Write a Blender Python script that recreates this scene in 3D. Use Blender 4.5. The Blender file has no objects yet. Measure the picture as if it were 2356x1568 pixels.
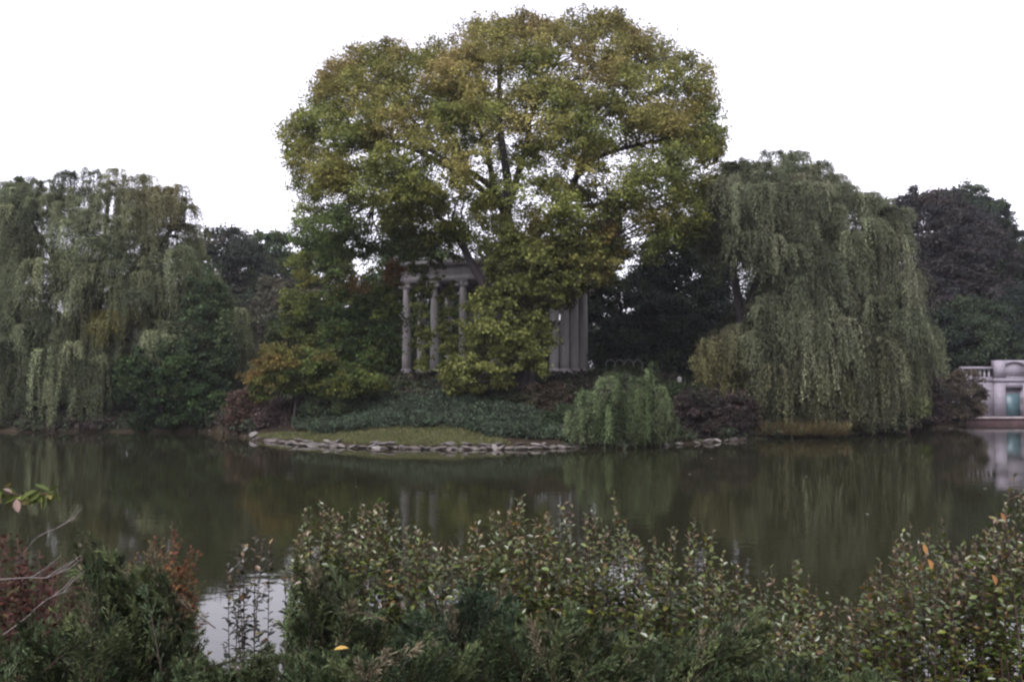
import bpy, math, random
import numpy as np
from mathutils import Vector, Matrix

# ------------------------------------------------------------------ camera, world, light, exposure
S = bpy.context.scene
COL = S.collection
F, CX, CY, HOR, EYE = 1960.0, 1178.0, 784.0, 865.0, 3.5      # focal length / centre / horizon on a 2356 x 1568 view
PITCH = math.atan((HOR - CY) / F)
cd = bpy.data.cameras.new('camera')
cd.sensor_width = 36.0
cd.lens = 36.0 * F / 2356.0
cd.clip_start, cd.clip_end = 0.1, 6000
cam = bpy.data.objects.new('camera', cd)
COL.objects.link(cam)
cam.location = (0, 0, EYE)
cam.rotation_euler = (math.pi / 2 + PITCH, 0, 0)
S.camera = cam

SUN_EL, SUN_AZ = math.radians(48), math.radians(200)
w = bpy.data.worlds.new('World')
S.world = w
w.use_nodes = True
nt = w.node_tree
bg = nt.nodes['Background']
sky = nt.nodes.new('ShaderNodeTexSky')
sky.sky_type = 'NISHITA'
sky.sun_disc = False
sky.sun_elevation, sky.sun_rotation = SUN_EL, SUN_AZ
sky.dust_density, sky.air_density = 4.0, 1.0
hs = nt.nodes.new('ShaderNodeHueSaturation')                 # an even cloud layer: hardly any blue left
hs.inputs['Saturation'].default_value = 0.10
tint = nt.nodes.new('ShaderNodeMixRGB')
tint.blend_type = 'MULTIPLY'
tint.inputs[0].default_value = 1.0
tint.inputs[2].default_value = (1.0, 0.965, 1.085, 1)
nt.links.new(sky.outputs[0], hs.inputs['Color'])
nt.links.new(hs.outputs[0], tint.inputs[1])
nt.links.new(tint.outputs[0], bg.inputs['Color'])
bg.inputs['Strength'].default_value = 0.15

sl = bpy.data.lights.new('sun', 'SUN')
sl.energy, sl.angle, sl.color = 0.9, math.radians(50), (1.0, 0.97, 0.93)
so = bpy.data.objects.new('sun', sl)
COL.objects.link(so)
sd = Vector((math.sin(SUN_AZ) * math.cos(SUN_EL), math.cos(SUN_AZ) * math.cos(SUN_EL), math.sin(SUN_EL)))
so.rotation_euler = sd.to_track_quat('Z', 'Y').to_euler()
S.view_settings.view_transform = 'Standard'
S.view_settings.look = 'None'
S.view_settings.exposure = 1.55
S.view_settings.gamma = 1.0
S.cycles.max_bounces = 5
S.cycles.diffuse_bounces = 3
S.cycles.glossy_bounces = 3
S.cycles.transmission_bounces = 3
S.cycles.transparent_max_bounces = 4
S.cycles.caustics_reflective = False
S.cycles.caustics_refractive = False
S.cycles.filter_width = 2.3

# ------------------------------------------------------------------ helpers
cp, sp = math.cos(PITCH), math.sin(PITCH)


def P(x, y, D):
    """point at depth D metres (along +Y) seen at x, y of the 2356 x 1568 view"""
    u = (np.asarray(x, float) - CX) / F
    v = -(np.asarray(y, float) - CY) / F
    dy = cp - v * sp
    dz = sp + v * cp
    D = np.asarray(D, float)
    return np.stack(np.broadcast_arrays(u / dy * D, D, EYE + dz / dy * D), -1)


def PX(p):
    p = np.asarray(p, float)
    q = p - np.array([0, 0, EYE])
    d = q[..., 1] * cp + q[..., 2] * sp
    return CX + F * q[..., 0] / d, CY - F * (-q[..., 1] * sp + q[..., 2] * cp) / d


def unit(a):
    return a / np.maximum(np.linalg.norm(a, axis=-1, keepdims=True), 1e-9)


def inside(poly, x, y):
    r = np.zeros(x.shape, bool)
    n = len(poly)
    for i in range(n):
        x0, y0 = poly[i]
        x1, y1 = poly[(i + 1) % n]
        if y0 == y1:
            continue
        c = ((y0 > y) != (y1 > y)) & (x < (x1 - x0) * (y - y0) / (y1 - y0) + x0)
        r ^= c
    return r


def edge_dist(poly, x, y, closed=True):
    d = np.full(x.shape, 1e9)
    n = len(poly)
    for i in range(n if closed else n - 1):
        a = np.array(poly[i], float)
        b = np.array(poly[(i + 1) % n], float)
        ab = b - a
        t = np.clip(((x - a[0]) * ab[0] + (y - a[1]) * ab[1]) / max(ab @ ab, 1e-9), 0, 1)
        d = np.minimum(d, np.hypot(x - a[0] - t * ab[0], y - a[1] - t * ab[1]))
    return d


def tag(o, label=None, cat=None, group=None, kind=None):
    if label:
        o['label'] = label
    if cat:
        o['category'] = cat
    if group:
        o['group'] = group
    if kind:
        o['kind'] = kind
    return o


def empty(name, loc):
    o = bpy.data.objects.new(name, None)
    o.empty_display_size = 0.3
    o.location = tuple(float(v) for v in loc)
    COL.objects.link(o)
    return o


def make_obj(name, V, faces, mat, parent=None, colors=None, smooth=False, world=True):
    """V (n,3); faces a list of (k,m) int arrays with the same or different m"""
    V = np.asarray(V, np.float64)
    if parent is not None and world:
        V = V - np.array(parent.location)
    me = bpy.data.meshes.new(name)
    if not isinstance(faces, list):
        faces = [faces]
    faces = [np.asarray(f, np.int32) for f in faces if len(f)]
    loops = np.concatenate([f.ravel() for f in faces])
    tot = np.concatenate([np.full(len(f), f.shape[1], np.int32) for f in faces])
    start = np.concatenate([[0], np.cumsum(tot)[:-1]]).astype(np.int32)
    me.vertices.add(len(V))
    me.vertices.foreach_set('co', V.astype(np.float32).ravel())
    me.loops.add(len(loops))
    me.loops.foreach_set('vertex_index', loops)
    me.polygons.add(len(tot))
    me.polygons.foreach_set('loop_start', start)
    if smooth:
        me.polygons.foreach_set('use_smooth', np.ones(len(tot), bool))
    if colors is not None:
        ca = me.color_attributes.new('Col', 'FLOAT_COLOR', 'POINT')
        c4 = np.ones((len(V), 4), np.float32)
        c4[:, :3] = colors
        ca.data.foreach_set('color', c4.ravel())
    me.update(calc_edges=True)
    me.validate()
    me.materials.append(mat)
    o = bpy.data.objects.new(name, me)
    COL.objects.link(o)
    if parent is not None:
        o.parent = parent
    return o


class MB:
    """collects polygons for one mesh"""

    def __init__(self):
        self.v, self.f, self.n = [], {}, 0

    def add(self, V, F_):
        V = np.asarray(V, float)
        for f in F_:
            self.f.setdefault(len(f), []).append([i + self.n for i in f])
        self.v.append(V)
        self.n += len(V)

    def box(self, x0, x1, y0, y1, z0, z1, M=None):
        V = np.array([(x, y, z) for z in (z0, z1) for y in (y0, y1) for x in (x0, x1)], float)
        if M is not None:
            V = V @ M[:3, :3].T + M[:3, 3]
        self.add(V, [(0, 2, 3, 1), (4, 5, 7, 6), (0, 1, 5, 4), (2, 6, 7, 3), (0, 4, 6, 2), (1, 3, 7, 5)])

    def lathe(self, prof, seg=20, c=(0, 0, 0), flute=0.0):
        V, Fc = [], []
        for r, z in prof:
            for k in range(seg):
                a = 2 * math.pi * k / seg
                rr = r * (1 - (flute if k % 2 else 0))
                V.append((c[0] + rr * math.cos(a), c[1] + rr * math.sin(a), c[2] + z))
        for i in range(len(prof) - 1):
            for k in range(seg):
                k2 = (k + 1) % seg
                Fc.append((i * seg + k, i * seg + k2, (i + 1) * seg + k2, (i + 1) * seg + k))
        Fc.append(tuple(range(seg))[::-1])
        Fc.append(tuple((len(prof) - 1) * seg + k for k in range(seg)))
        self.add(V, Fc)

    def tube(self, pts, rad, seg=6):
        pts = np.asarray(pts, float)
        n = len(pts)
        rad = np.broadcast_to(rad, (n,))
        t = unit(np.gradient(pts, axis=0))
        ref = np.where(np.abs(t[:, 2:3]) > 0.9, [[1.0, 0, 0]], [[0, 0, 1.0]])
        a = unit(np.cross(t, ref))
        b = np.cross(t, a)
        an = np.arange(seg) * 2 * math.pi / seg
        V = pts[:, None] + rad[:, None, None] * (np.cos(an)[None, :, None] * a[:, None] + np.sin(an)[None, :, None] * b[:, None])
        Fc = []
        for i in range(n - 1):
            for k in range(seg):
                k2 = (k + 1) % seg
                Fc.append((i * seg + k, i * seg + k2, (i + 1) * seg + k2, (i + 1) * seg + k))
        Fc.append(tuple((n - 1) * seg + k for k in range(seg)))
        self.add(V.reshape(-1, 3), Fc)

    def build(self, name, mat, parent=None, smooth=False, world=True):
        return make_obj(name, np.concatenate(self.v), [np.array(a) for a in self.f.values()], mat, parent, None, smooth, world)


def spline(pts, n):
    """Catmull-Rom through pts"""
    p = np.asarray(pts, float)
    p = np.vstack([2 * p[0] - p[1], p, 2 * p[-1] - p[-2]])
    out = []
    m = len(p) - 3
    for t in np.linspace(0, m - 1e-6, n):
        i = int(t)
        u = t - i
        a, b, c, d = p[i:i + 4]
        out.append(0.5 * ((2 * b) + (-a + c) * u + (2 * a - 5 * b + 4 * c - d) * u * u + (-a + 3 * b - 3 * c + d) * u ** 3))
    return np.array(out)


# leaf outlines: across, along, out of plane; faces
DIAMOND = (np.array([(0, 0, 0), (.5, .45, .06), (0, 1, -.06), (-.5, .45, .06)]), np.array([(0, 1, 2, 3)]))
LOBED = (np.array([(0, 0, 0), (.28, .18, .03), (.62, .40, .10), (.30, .55, .0), (.0, 1, -.12), (-.30, .55, .0), (-.62, .40, .10), (-.28, .18, .03)]),
         np.array([(0, 1, 2, 3), (0, 3, 4, 5), (0, 5, 6, 7)]))
OVAL = (np.array([(0, 0, 0), (.34, .22, .10), (.5, .5, .12), (.3, .8, .06), (0, 1, -.06), (-.3, .8, .06), (-.5, .5, .12), (-.34, .22, .10), (0, .5, 0)]),
        np.array([(0, 1, 2, 8), (8, 2, 3, 4), (0, 8, 6, 7), (8, 4, 5, 6)]))


def leaves(name, pos, d, nrm, L, W, col, mat, parent, shape=DIAMOND):
    tv, tf = shape
    d = unit(d)
    s = unit(np.cross(d, nrm))
    n = np.cross(s, d)
    N, k = len(pos), len(tv)
    L = np.broadcast_to(L, (N,))
    W = np.broadcast_to(W, (N,))
    V = (pos[:, None] + tv[None, :, 0:1] * (W[:, None, None] * s[:, None]) + tv[None, :, 1:2] * (L[:, None, None] * d[:, None])
         + tv[None, :, 2:3] * (L[:, None, None] * n[:, None]))
    Fc = (np.arange(N)[:, None, None] * k + tf[None]).reshape(-1, tf.shape[1])
    return make_obj(name, V.reshape(-1, 3), Fc, mat, parent, np.repeat(col, k, 0))


# ------------------------------------------------------------------ materials
def mat_new(name):
    m = bpy.data.materials.new(name)
    m.use_nodes = True
    t = m.node_tree
    return m, t, t.nodes['Principled BSDF'], t.nodes['Material Output']


def mat_leaf(name, rough=0.6, spec=0.25, trans=0.25):
    m, t, b, out = mat_new(name)
    at = t.nodes.new('ShaderNodeAttribute')
    at.attribute_name = 'Col'
    b.inputs['Roughness'].default_value = rough
    b.inputs['Specular IOR Level'].default_value = spec
    t.links.new(at.outputs['Color'], b.inputs['Base Color'])
    tr = t.nodes.new('ShaderNodeBsdfTranslucent')
    t.links.new(at.outputs['Color'], tr.inputs['Color'])
    mx = t.nodes.new('ShaderNodeMixShader')
    mx.inputs[0].default_value = trans
    t.links.new(b.outputs[0], mx.inputs[1])
    t.links.new(tr.outputs[0], mx.inputs[2])
    t.links.new(mx.outputs[0], out.inputs['Surface'])
    return m


def mat_noise(name, c0, c1, scale=3.0, rough=0.8, bump=0.0, detail=6, spec=0.3, stretch=(1, 1, 1), c2=None):
    m, t, b, out = mat_new(name)
    tc = t.nodes.new('ShaderNodeTexCoord')
    mp = t.nodes.new('ShaderNodeMapping')
    mp.inputs['Scale'].default_value = stretch
    nz = t.nodes.new('ShaderNodeTexNoise')
    nz.inputs['Scale'].default_value = scale
    nz.inputs['Detail'].default_value = detail
    nz.inputs['Roughness'].default_value = 0.65
    rp = t.nodes.new('ShaderNodeValToRGB')
    rp.color_ramp.elements[0].position, rp.color_ramp.elements[0].color = 0.32, (*c0, 1)
    rp.color_ramp.elements[1].position, rp.color_ramp.elements[1].color = 0.68, (*c1, 1)
    if c2:
        e = rp.color_ramp.elements.new(0.5)
        e.color = (*c2, 1)
    t.links.new(tc.outputs['Object'], mp.inputs['Vector'])
    t.links.new(mp.outputs[0], nz.inputs['Vector'])
    t.links.new(nz.outputs['Fac'], rp.inputs[0])
    t.links.new(rp.outputs[0], b.inputs['Base Color'])
    b.inputs['Roughness'].default_value = rough
    b.inputs['Specular IOR Level'].default_value = spec
    if bump:
        bp = t.nodes.new('ShaderNodeBump')
        bp.inputs['Strength'].default_value = bump
        bp.inputs['Distance'].default_value = 0.05
        t.links.new(nz.outputs['Fac'], bp.inputs['Height'])
        t.links.new(bp.outputs[0], b.inputs['Normal'])
    return m


M_LEAF = mat_leaf('tree foliage', 0.7, 0.10, 0.38)
M_WILLOW = mat_leaf('willow foliage', 0.75, 0.08, 0.35)
M_GLOSS = mat_leaf('glossy shrub leaf', 0.28, 0.5, 0.15)
M_GLOSS.node_tree.nodes['Principled BSDF'].inputs['Coat Weight'].default_value = 0.25
M_GLOSS.node_tree.nodes['Principled BSDF'].inputs['Coat Roughness'].default_value = 0.2
M_DULL = mat_leaf('dull shrub leaf', 0.65, 0.12, 0.25)
M_JUN = mat_leaf('juniper needle', 0.6, 0.2, 0.15)
M_BARK = mat_noise('bark', (0.012, 0.010, 0.011), (0.036, 0.030, 0.029), 5, 0.9, 0.6, stretch=(3, 3, 0.6))
M_STEM = mat_noise('shrub stem', (0.018, 0.009, 0.007), (0.04, 0.020, 0.014), 20, 0.7)
M_TWIG = mat_noise('bare twig', (0.06, 0.05, 0.048), (0.115, 0.098, 0.092), 30, 0.8)
M_STONE = mat_noise('temple granite', (0.19, 0.18, 0.175), (0.30, 0.285, 0.275), 1.6, 0.75, 0.1, 8, stretch=(1, 1, 0.35))
M_ROCK = mat_noise('shore rock', (0.018, 0.016, 0.014), (0.095, 0.083, 0.074), 2.2, 0.85, 0.6, 8)
M_ROCKW = mat_noise('pale shore rock', (0.045, 0.040, 0.036), (0.165, 0.150, 0.140), 2.5, 0.85, 0.5, 8)
M_GROUND = mat_noise('bank soil', (0.012, 0.010, 0.007), (0.028, 0.022, 0.014), 0.9, 0.95, 0.5, 10, 0.04)
M_RED = mat_noise('red brick retaining wall', (0.018, 0.010, 0.011), (0.042, 0.022, 0.024), 2.0, 0.9, 0.3)
M_LEDGE = mat_noise('ledge stone', (0.12, 0.10, 0.10), (0.19, 0.165, 0.165), 2.0, 0.8, 0.2)


def mat_block():
    m, t, b, out = mat_new('pale limestone blocks')
    tc = t.nodes.new('ShaderNodeTexCoord')
    sx = t.nodes.new('ShaderNodeSeparateXYZ')
    cb = t.nodes.new('ShaderNodeCombineXYZ')
    t.links.new(tc.outputs['Object'], sx.inputs[0])
    t.links.new(sx.outputs[0], cb.inputs[0])
    t.links.new(sx.outputs[2], cb.inputs[1])
    br = t.nodes.new('ShaderNodeTexBrick')
    br.inputs['Color1'].default_value = (0.155, 0.143, 0.166, 1)
    br.inputs['Color2'].default_value = (0.138, 0.128, 0.148, 1)
    br.inputs['Mortar'].default_value = (0.09, 0.082, 0.094, 1)
    br.inputs['Scale'].default_value = 1.0
    br.inputs['Mortar Size'].default_value = 0.012
    br.inputs['Brick Width'].default_value = 1.3
    br.inputs['Row Height'].default_value = 0.46
    t.links.new(cb.outputs[0], br.inputs['Vector'])
    nz = t.nodes.new('ShaderNodeTexNoise')
    nz.inputs['Scale'].default_value = 1.3
    nz.inputs['Detail'].default_value = 8
    t.links.new(tc.outputs['Object'], nz.inputs['Vector'])
    rp = t.nodes.new('ShaderNodeValToRGB')
    rp.color_ramp.elements[0].color = (0.78, 0.76, 0.76, 1)
    rp.color_ramp.elements[1].color = (1.1, 1.08, 1.08, 1)
    t.links.new(nz.outputs['Fac'], rp.inputs[0])
    mx = t.nodes.new('ShaderNodeMixRGB')
    mx.blend_type = 'MULTIPLY'
    mx.inputs[0].default_value = 1
    t.links.new(br.outputs['Color'], mx.inputs[1])
    t.links.new(rp.outputs[0], mx.inputs[2])
    t.links.new(mx.outputs[0], b.inputs['Base Color'])
    b.inputs['Roughness'].default_value = 0.8
    return m


M_BLOCK = mat_block()


def mat_plain(name, c, rough=0.6, spec=0.4, metal=0.0):
    return mat_noise(name, tuple(v * 0.8 for v in c), tuple(min(1, v * 1.15) for v in c), 6, rough, 0, 4, spec)


M_DOOR = mat_noise('verdigris bronze', (0.020, 0.042, 0.050), (0.055, 0.100, 0.108), 1.5, 0.5, 0, 5, 0.5)
M_DARK = mat_plain('dark metal', (0.03, 0.03, 0.035), 0.6)
M_HEAD = mat_plain('pale headstone', (0.20, 0.195, 0.19), 0.8)
M_FENCE = mat_plain('weathered fence stone', (0.07, 0.07, 0.068), 0.8)


def mat_water():
    m, t, b, out = mat_new('pond water')
    b.inputs['Base Color'].default_value = (0.0120, 0.0120, 0.0060, 1)
    b.inputs['Roughness'].default_value = 0.03
    b.inputs['IOR'].default_value = 1.48
    tc = t.nodes.new('ShaderNodeTexCoord')
    n1 = t.nodes.new('ShaderNodeTexNoise')
    n1.inputs['Scale'].default_value = 2.4
    n1.inputs['Detail'].default_value = 3
    n2 = t.nodes.new('ShaderNodeTexNoise')
    n2.inputs['Scale'].default_value = 0.08
    n2.inputs['Detail'].default_value = 2
    mp = t.nodes.new('ShaderNodeMapping')
    mp.inputs['Scale'].default_value = (0.6, 1.0, 1.0)
    t.links.new(tc.outputs['Object'], mp.inputs['Vector'])
    t.links.new(mp.outputs[0], n1.inputs['Vector'])
    t.links.new(mp.outputs[0], n2.inputs['Vector'])
    rp = t.nodes.new('ShaderNodeMapRange')
    rp.inputs['From Min'].default_value = 0.40
    rp.inputs['From Max'].default_value = 0.62
    rp.inputs['To Min'].default_value = 0.35
    rp.inputs['To Max'].default_value = 1.0
    t.links.new(n2.outputs['Fac'], rp.inputs['Value'])
    mu = t.nodes.new('ShaderNodeMath')
    mu.operation = 'MULTIPLY'
    t.links.new(n1.outputs['Fac'], mu.inputs[0])
    t.links.new(rp.outputs[0], mu.inputs[1])
    bp = t.nodes.new('ShaderNodeBump')
    bp.inputs['Strength'].default_value = 0.05
    bp.inputs['Distance'].default_value = 0.12
    t.links.new(mu.outputs[0], bp.inputs['Height'])
    t.links.new(bp.outputs[0], b.inputs['Normal'])
    return m


# ------------------------------------------------------------------ the setting: ground, water
far_px = [(-260, 993), (-100, 992), (0, 993), (280, 993), (440, 990), (515, 996), (600, 1012), (690, 1024), (830, 1030),
          (1010, 1033), (1200, 1033), (1325, 1029), (1440, 1031), (1530, 1025), (1700, 1013), (1750, 1008), (1930, 1003), (2060, 992),
          (2110, 980)]
shore = [tuple(P(x, y, 6860.0 / (y - HOR))[:2]) for x, y in far_px]
shore += [(32.0, 62.6), (90.0, 62.6), (110, 40), (85, 14), (40, 8.6), (12, 8.6), (0, 8.4), (-12, 8.6), (-40, 9), (-80, 14), (-100, 40), (-70, 54)]
TC = np.array([-1.3, 64.5])         # mound under the temple


def ss(t):
    t = np.clip(t, 0, 1)
    return t * t * (3 - 2 * t)


def gh(x, y):
    x = np.asarray(x, float)
    y = np.asarray(y, float)
    d = edge_dist(shore, x, y)
    ins = inside(shore, x, y)
    sdist = np.where(ins, -d, d)
    near = y < 25
    zfar = 0.07 + 0.16 * np.clip(sdist, 0, 3) + 0.06 * np.clip(sdist - 3, 0, 14)
    md = np.hypot((x - TC[0]) * 0.85, (y - TC[1]))
    zfar = zfar + (3.25 - zfar) * ss((21.5 - md) / 12.0)
    znear = 0.12 + np.clip(sdist, 0, 9) * 0.24
    z = np.where(near, znear, zfar)
    z = z + 0.06 * np.sin(x * 1.7 + np.sin(y * 1.3)) * np.cos(y * 1.1) * (sdist > 0.5)
    return np.where(ins, -0.25 - 1.2 * ss(d / 2.5), z)


gx = np.concatenate([-np.geomspace(2500, 72, 14), np.arange(-70, 70.1, 0.5), np.geomspace(72, 2500, 14)])
gy = np.concatenate([-np.geomspace(2500, 14, 12), np.concatenate([np.arange(-12, 39, 0.8), np.arange(39, 66, 0.45), np.arange(66, 100, 1.0)]), np.geomspace(101, 3500, 18)])
XX, YY = np.meshgrid(gx, gy)
ZZ = gh(XX.ravel(), YY.ravel()).reshape(XX.shape)
nx, ny = len(gx), len(gy)
idx = np.arange(nx * ny).reshape(ny, nx)
gf = np.stack([idx[:-1, :-1], idx[:-1, 1:], idx[1:, 1:], idx[1:, :-1]], -1).reshape(-1, 4)
g = make_obj('ground', np.stack([XX, YY, ZZ], -1).reshape(-1, 3), gf, M_GROUND, smooth=True)
tag(g, kind='structure')
wv = np.array([(-130, 2, 0), (130, 2, 0), (130, 75, 0), (-130, 75, 0)], float)
tag(make_obj('water', wv, np.array([(0, 1, 2, 3)]), mat_water()), kind='structure')

# ------------------------------------------------------------------ foliage builders
def inflate(poly, D, R, n, rng, margin=0.0, front=0.62, holes=()):
    """n points near the surface of the rounded body whose outline is poly at depth D (R: half depth in metres)"""
    poly = [tuple(map(float, p)) for p in poly]
    a = np.array(poly)
    lo, hi = a.min(0), a.max(0)
    xs, ys = [], []
    c = 0
    while c < n:
        x = rng.uniform(lo[0], hi[0], n * 3)
        y = rng.uniform(lo[1], hi[1], n * 3)
        k = inside(poly, x, y)
        k[k] &= edge_dist(poly, x[k], y[k]) > margin * F / D
        for hx, hy, hr in holes:
            k &= np.hypot(x - hx, y - hy) > hr * rng.uniform(0.75, 1.3, len(x))
        xs.append(x[k])
        ys.append(y[k])
        c += k.sum()
    x = np.concatenate(xs)[:n]
    y = np.concatenate(ys)[:n]
    dm = edge_dist(poly, x, y) * D / F
    t = np.where(dm < R, np.sqrt(np.maximum(2 * R * dm - dm * dm, 0)), R)
    s = np.where(rng.random(n) < front, -1, 1)
    off = s * t * rng.random(n) ** 0.4
    p = P(x, y, D + off)
    out = np.stack([(x - a[:, 0].mean()) * D / F, off * 1.1, -(y - a[:, 1].mean()) * D / F], -1)
    return p, unit(out), x, y


def palette(rng, n, cols, wts, var=0.18):
    c = np.array(cols)[rng.choice(len(cols), n, p=np.array(wts) / np.sum(wts))]
    return c * np.exp(rng.normal(0, var, (n, 1)))


def clump_leaves(rng, cen, out, r, nsub, nleaf, L, ccol, flat=0.75, up=0.55, lvar=0.22, wr=0.8, zmin=0.1):
    """leaf positions for clumps: every clump is nsub twig ends with nleaf leaves each"""
    n = len(cen)
    r = np.broadcast_to(r, (n,))
    sub = unit(rng.normal(0, 1, (n, nsub, 3)) + 0.5 * out[:, None])
    rad = rng.random((n, nsub, 1)) ** 0.45
    sp_ = cen[:, None] + sub * rad * r[:, None, None] * np.array([1, 1, flat])
    so_ = unit(sub + 0.5 * out[:, None])
    sc = ccol[:, None] * np.exp(rng.normal(0, 0.13, (n, nsub, 1)))
    sr = (0.40 * r)[:, None, None, None]
    lp = sp_[:, :, None] + rng.normal(0, 0.55, (n, nsub, nleaf, 3)) * sr * np.array([1, 1, 0.6])
    d = rng.normal(0, 0.7, lp.shape) + so_[:, :, None] * 0.7 + np.array([0, 0, -0.25])
    nr = rng.normal(0, 0.55, lp.shape) + np.array([0, 0, up]) + so_[:, :, None] * 0.35
    lc = sc[:, :, None] * np.exp(rng.normal(0, lvar, lp.shape[:3] + (1,)))
    lp, d, nr, lc = (q.reshape(-1, 3) for q in (lp, d, nr, np.broadcast_to(lc, lp.shape)))
    k = lp[:, 2] > zmin
    lp, d, nr, lc = lp[k], d[k], nr[k], lc[k]
    LL = L * rng.uniform(0.65, 1.25, len(lp))
    return lp, d, nr, LL, LL * wr, lc


def simple_trunk(root, rng, top, base_r, tips, name='trunk', mat=None):
    b = np.array(root.location)
    mb = MB()
    mid = b + (top - b) * 0.5 + rng.normal(0, 0.25, 3)
    path = spline([b - [0, 0, 0.3], mid, top], 9)
    mb.tube(path, np.linspace(base_r, base_r * 0.25, 9), 8)
    for tp in tips:
        s = path[rng.integers(3, 8)]
        m2 = (s + tp) / 2 + np.array([0, 0, 0.12 * np.linalg.norm(tp - s)])
        mb.tube(spline([s, m2, tp], 5), np.linspace(base_r * 0.3, base_r * 0.06, 5), 5)
    return mb.build(name, mat or M_BARK, root, True)


def ellipse_poly(rng, cx, top, hw, bot, k=22, rough=0.05, squash=0.5):
    cy, hh = (top + bot) / 2, (bot - top) / 2
    a = np.arange(k) / k * 2 * math.pi
    ph = rng.uniform(0, 6.28, 4)
    r = 1 + rough * (np.sin(3 * a + ph[0]) + 0.7 * np.sin(5 * a + ph[1]) + 0.5 * np.sin(8 * a + ph[2]))
    x = np.sign(np.cos(a)) * np.abs(np.cos(a)) ** (1 - 0.4 * squash)
    return [(cx + hw * x[i] * r[i], cy - hh * math.sin(a[i]) * r[i]) for i in range(k)]


def plant(name, label, cat, poly, D, R, cols, wts, seed, nclump, r, nsub, nleaf, L, group=None, trunk=0.2, shape=DIAMOND, base=None,
          mat=None, wr=0.8, colfn=None, up=0.55, holes=(), flat=0.75, tips=6, stem='trunk', crown='crown', margin=None, lvar=0.22):
    rng = np.random.default_rng(seed)
    a = np.array(poly, float)
    bx = base if base is not None else a[:, 0].mean()
    X0 = P(bx, 900, D)[0]
    root = empty(name, (X0, D, float(gh(X0, D))))
    tag(root, label, cat, group)
    cen, out, x, y = inflate(poly, D, R, nclump, rng, r * 0.45 if margin is None else margin, holes=holes)
    ccol = palette(rng, nclump, cols, wts)
    if colfn:
        ccol = colfn(rng, x, y, ccol)
    lp, d, nr, LL, WW, lc = clump_leaves(rng, cen, out, r * rng.uniform(0.7, 1.25, nclump), nsub, nleaf, L, ccol, wr=wr, up=up, flat=flat, lvar=lvar)
    leaves(crown, lp, d, nr, LL, WW, lc, mat or M_LEAF, root, shape)
    if trunk:
        top = P(a[:, 0].mean(), a[:, 1].min() * 0.65 + a[:, 1].max() * 0.35, D)
        simple_trunk(root, rng, top, trunk, cen[rng.choice(nclump, tips, replace=False)], stem)
    return root


# ------------------------------------------------------------------ the big maple
MAPLE = [(648, 330), (660, 292), (696, 260), (742, 240), (726, 190), (772, 146), (804, 114), (865, 118), (885, 98), (908, 106), (935, 142),
         (965, 128), (1003, 94), (1078, 92), (1082, 48), (1150, 42), (1205, 26), (1238, 52), (1290, 66), (1332, 38), (1395, 38), (1425, 28),
         (1446, 60), (1515, 95), (1595, 133), (1626, 168), (1640, 240), (1634, 268), (1660, 302), (1660, 338), (1644, 360), (1640, 430),
         (1622, 510), (1590, 560), (1560, 600), (1500, 620), (1430, 600), (1400, 640), (1330, 660), (1200, 640), (1110, 600), (1050, 592),
         (940, 598), (880, 575), (800, 600), (710, 590), (680, 525), (708, 470), (686, 420), (676, 370)]
LOBE = [(1020, 880), (1030, 840), (1064, 765), (1078, 690), (1112, 640), (1160, 545), (1240, 548), (1400, 530), (1418, 560), (1402, 640), (1335, 690),
        (1272, 705), (1258, 830), (1190, 860), (1130, 895), (1098, 918), (1050, 890)]
SIDE = [(950, 640), (990, 640), (992, 760), (988, 850), (955, 850), (950, 740)]
SIDE2 = [(1012, 640), (1052, 650), (1054, 740), (1050, 820), (1018, 830), (1012, 740)]


def maple_col(rng, x, y, c):
    n = len(x)
    up = np.clip((420 - y) / 380, 0, 1)
    patch = np.sin(x * 0.021 + 1.3) * np.sin(y * 0.026 + 0.5) + 0.5 * np.sin(x * 0.05 + y * 0.043)
    green = np.array([0.088, 0.110, 0.030])
    yel = np.array([0.165, 0.158, 0.038])
    brn = np.array([0.170, 0.128, 0.055])
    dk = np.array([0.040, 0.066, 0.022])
    wy = np.clip(0.48 + 0.35 * patch + rng.normal(0, 0.12, n), 0, 1)[:, None]
    col = green * (1 - wy) + yel * wy
    wb = np.clip(up * 0.70 + 0.25 * patch + rng.normal(0, 0.10, n) - 0.12, 0, 0.85)[:, None]
    col = col * (1 - wb) + brn * wb
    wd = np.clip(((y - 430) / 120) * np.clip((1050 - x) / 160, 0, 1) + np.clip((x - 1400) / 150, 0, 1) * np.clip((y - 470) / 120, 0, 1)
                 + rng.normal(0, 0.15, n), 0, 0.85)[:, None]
    return (col * (1 - wd) + dk * wd) * np.exp(rng.normal(0, 0.16, (n, 1)))


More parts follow.
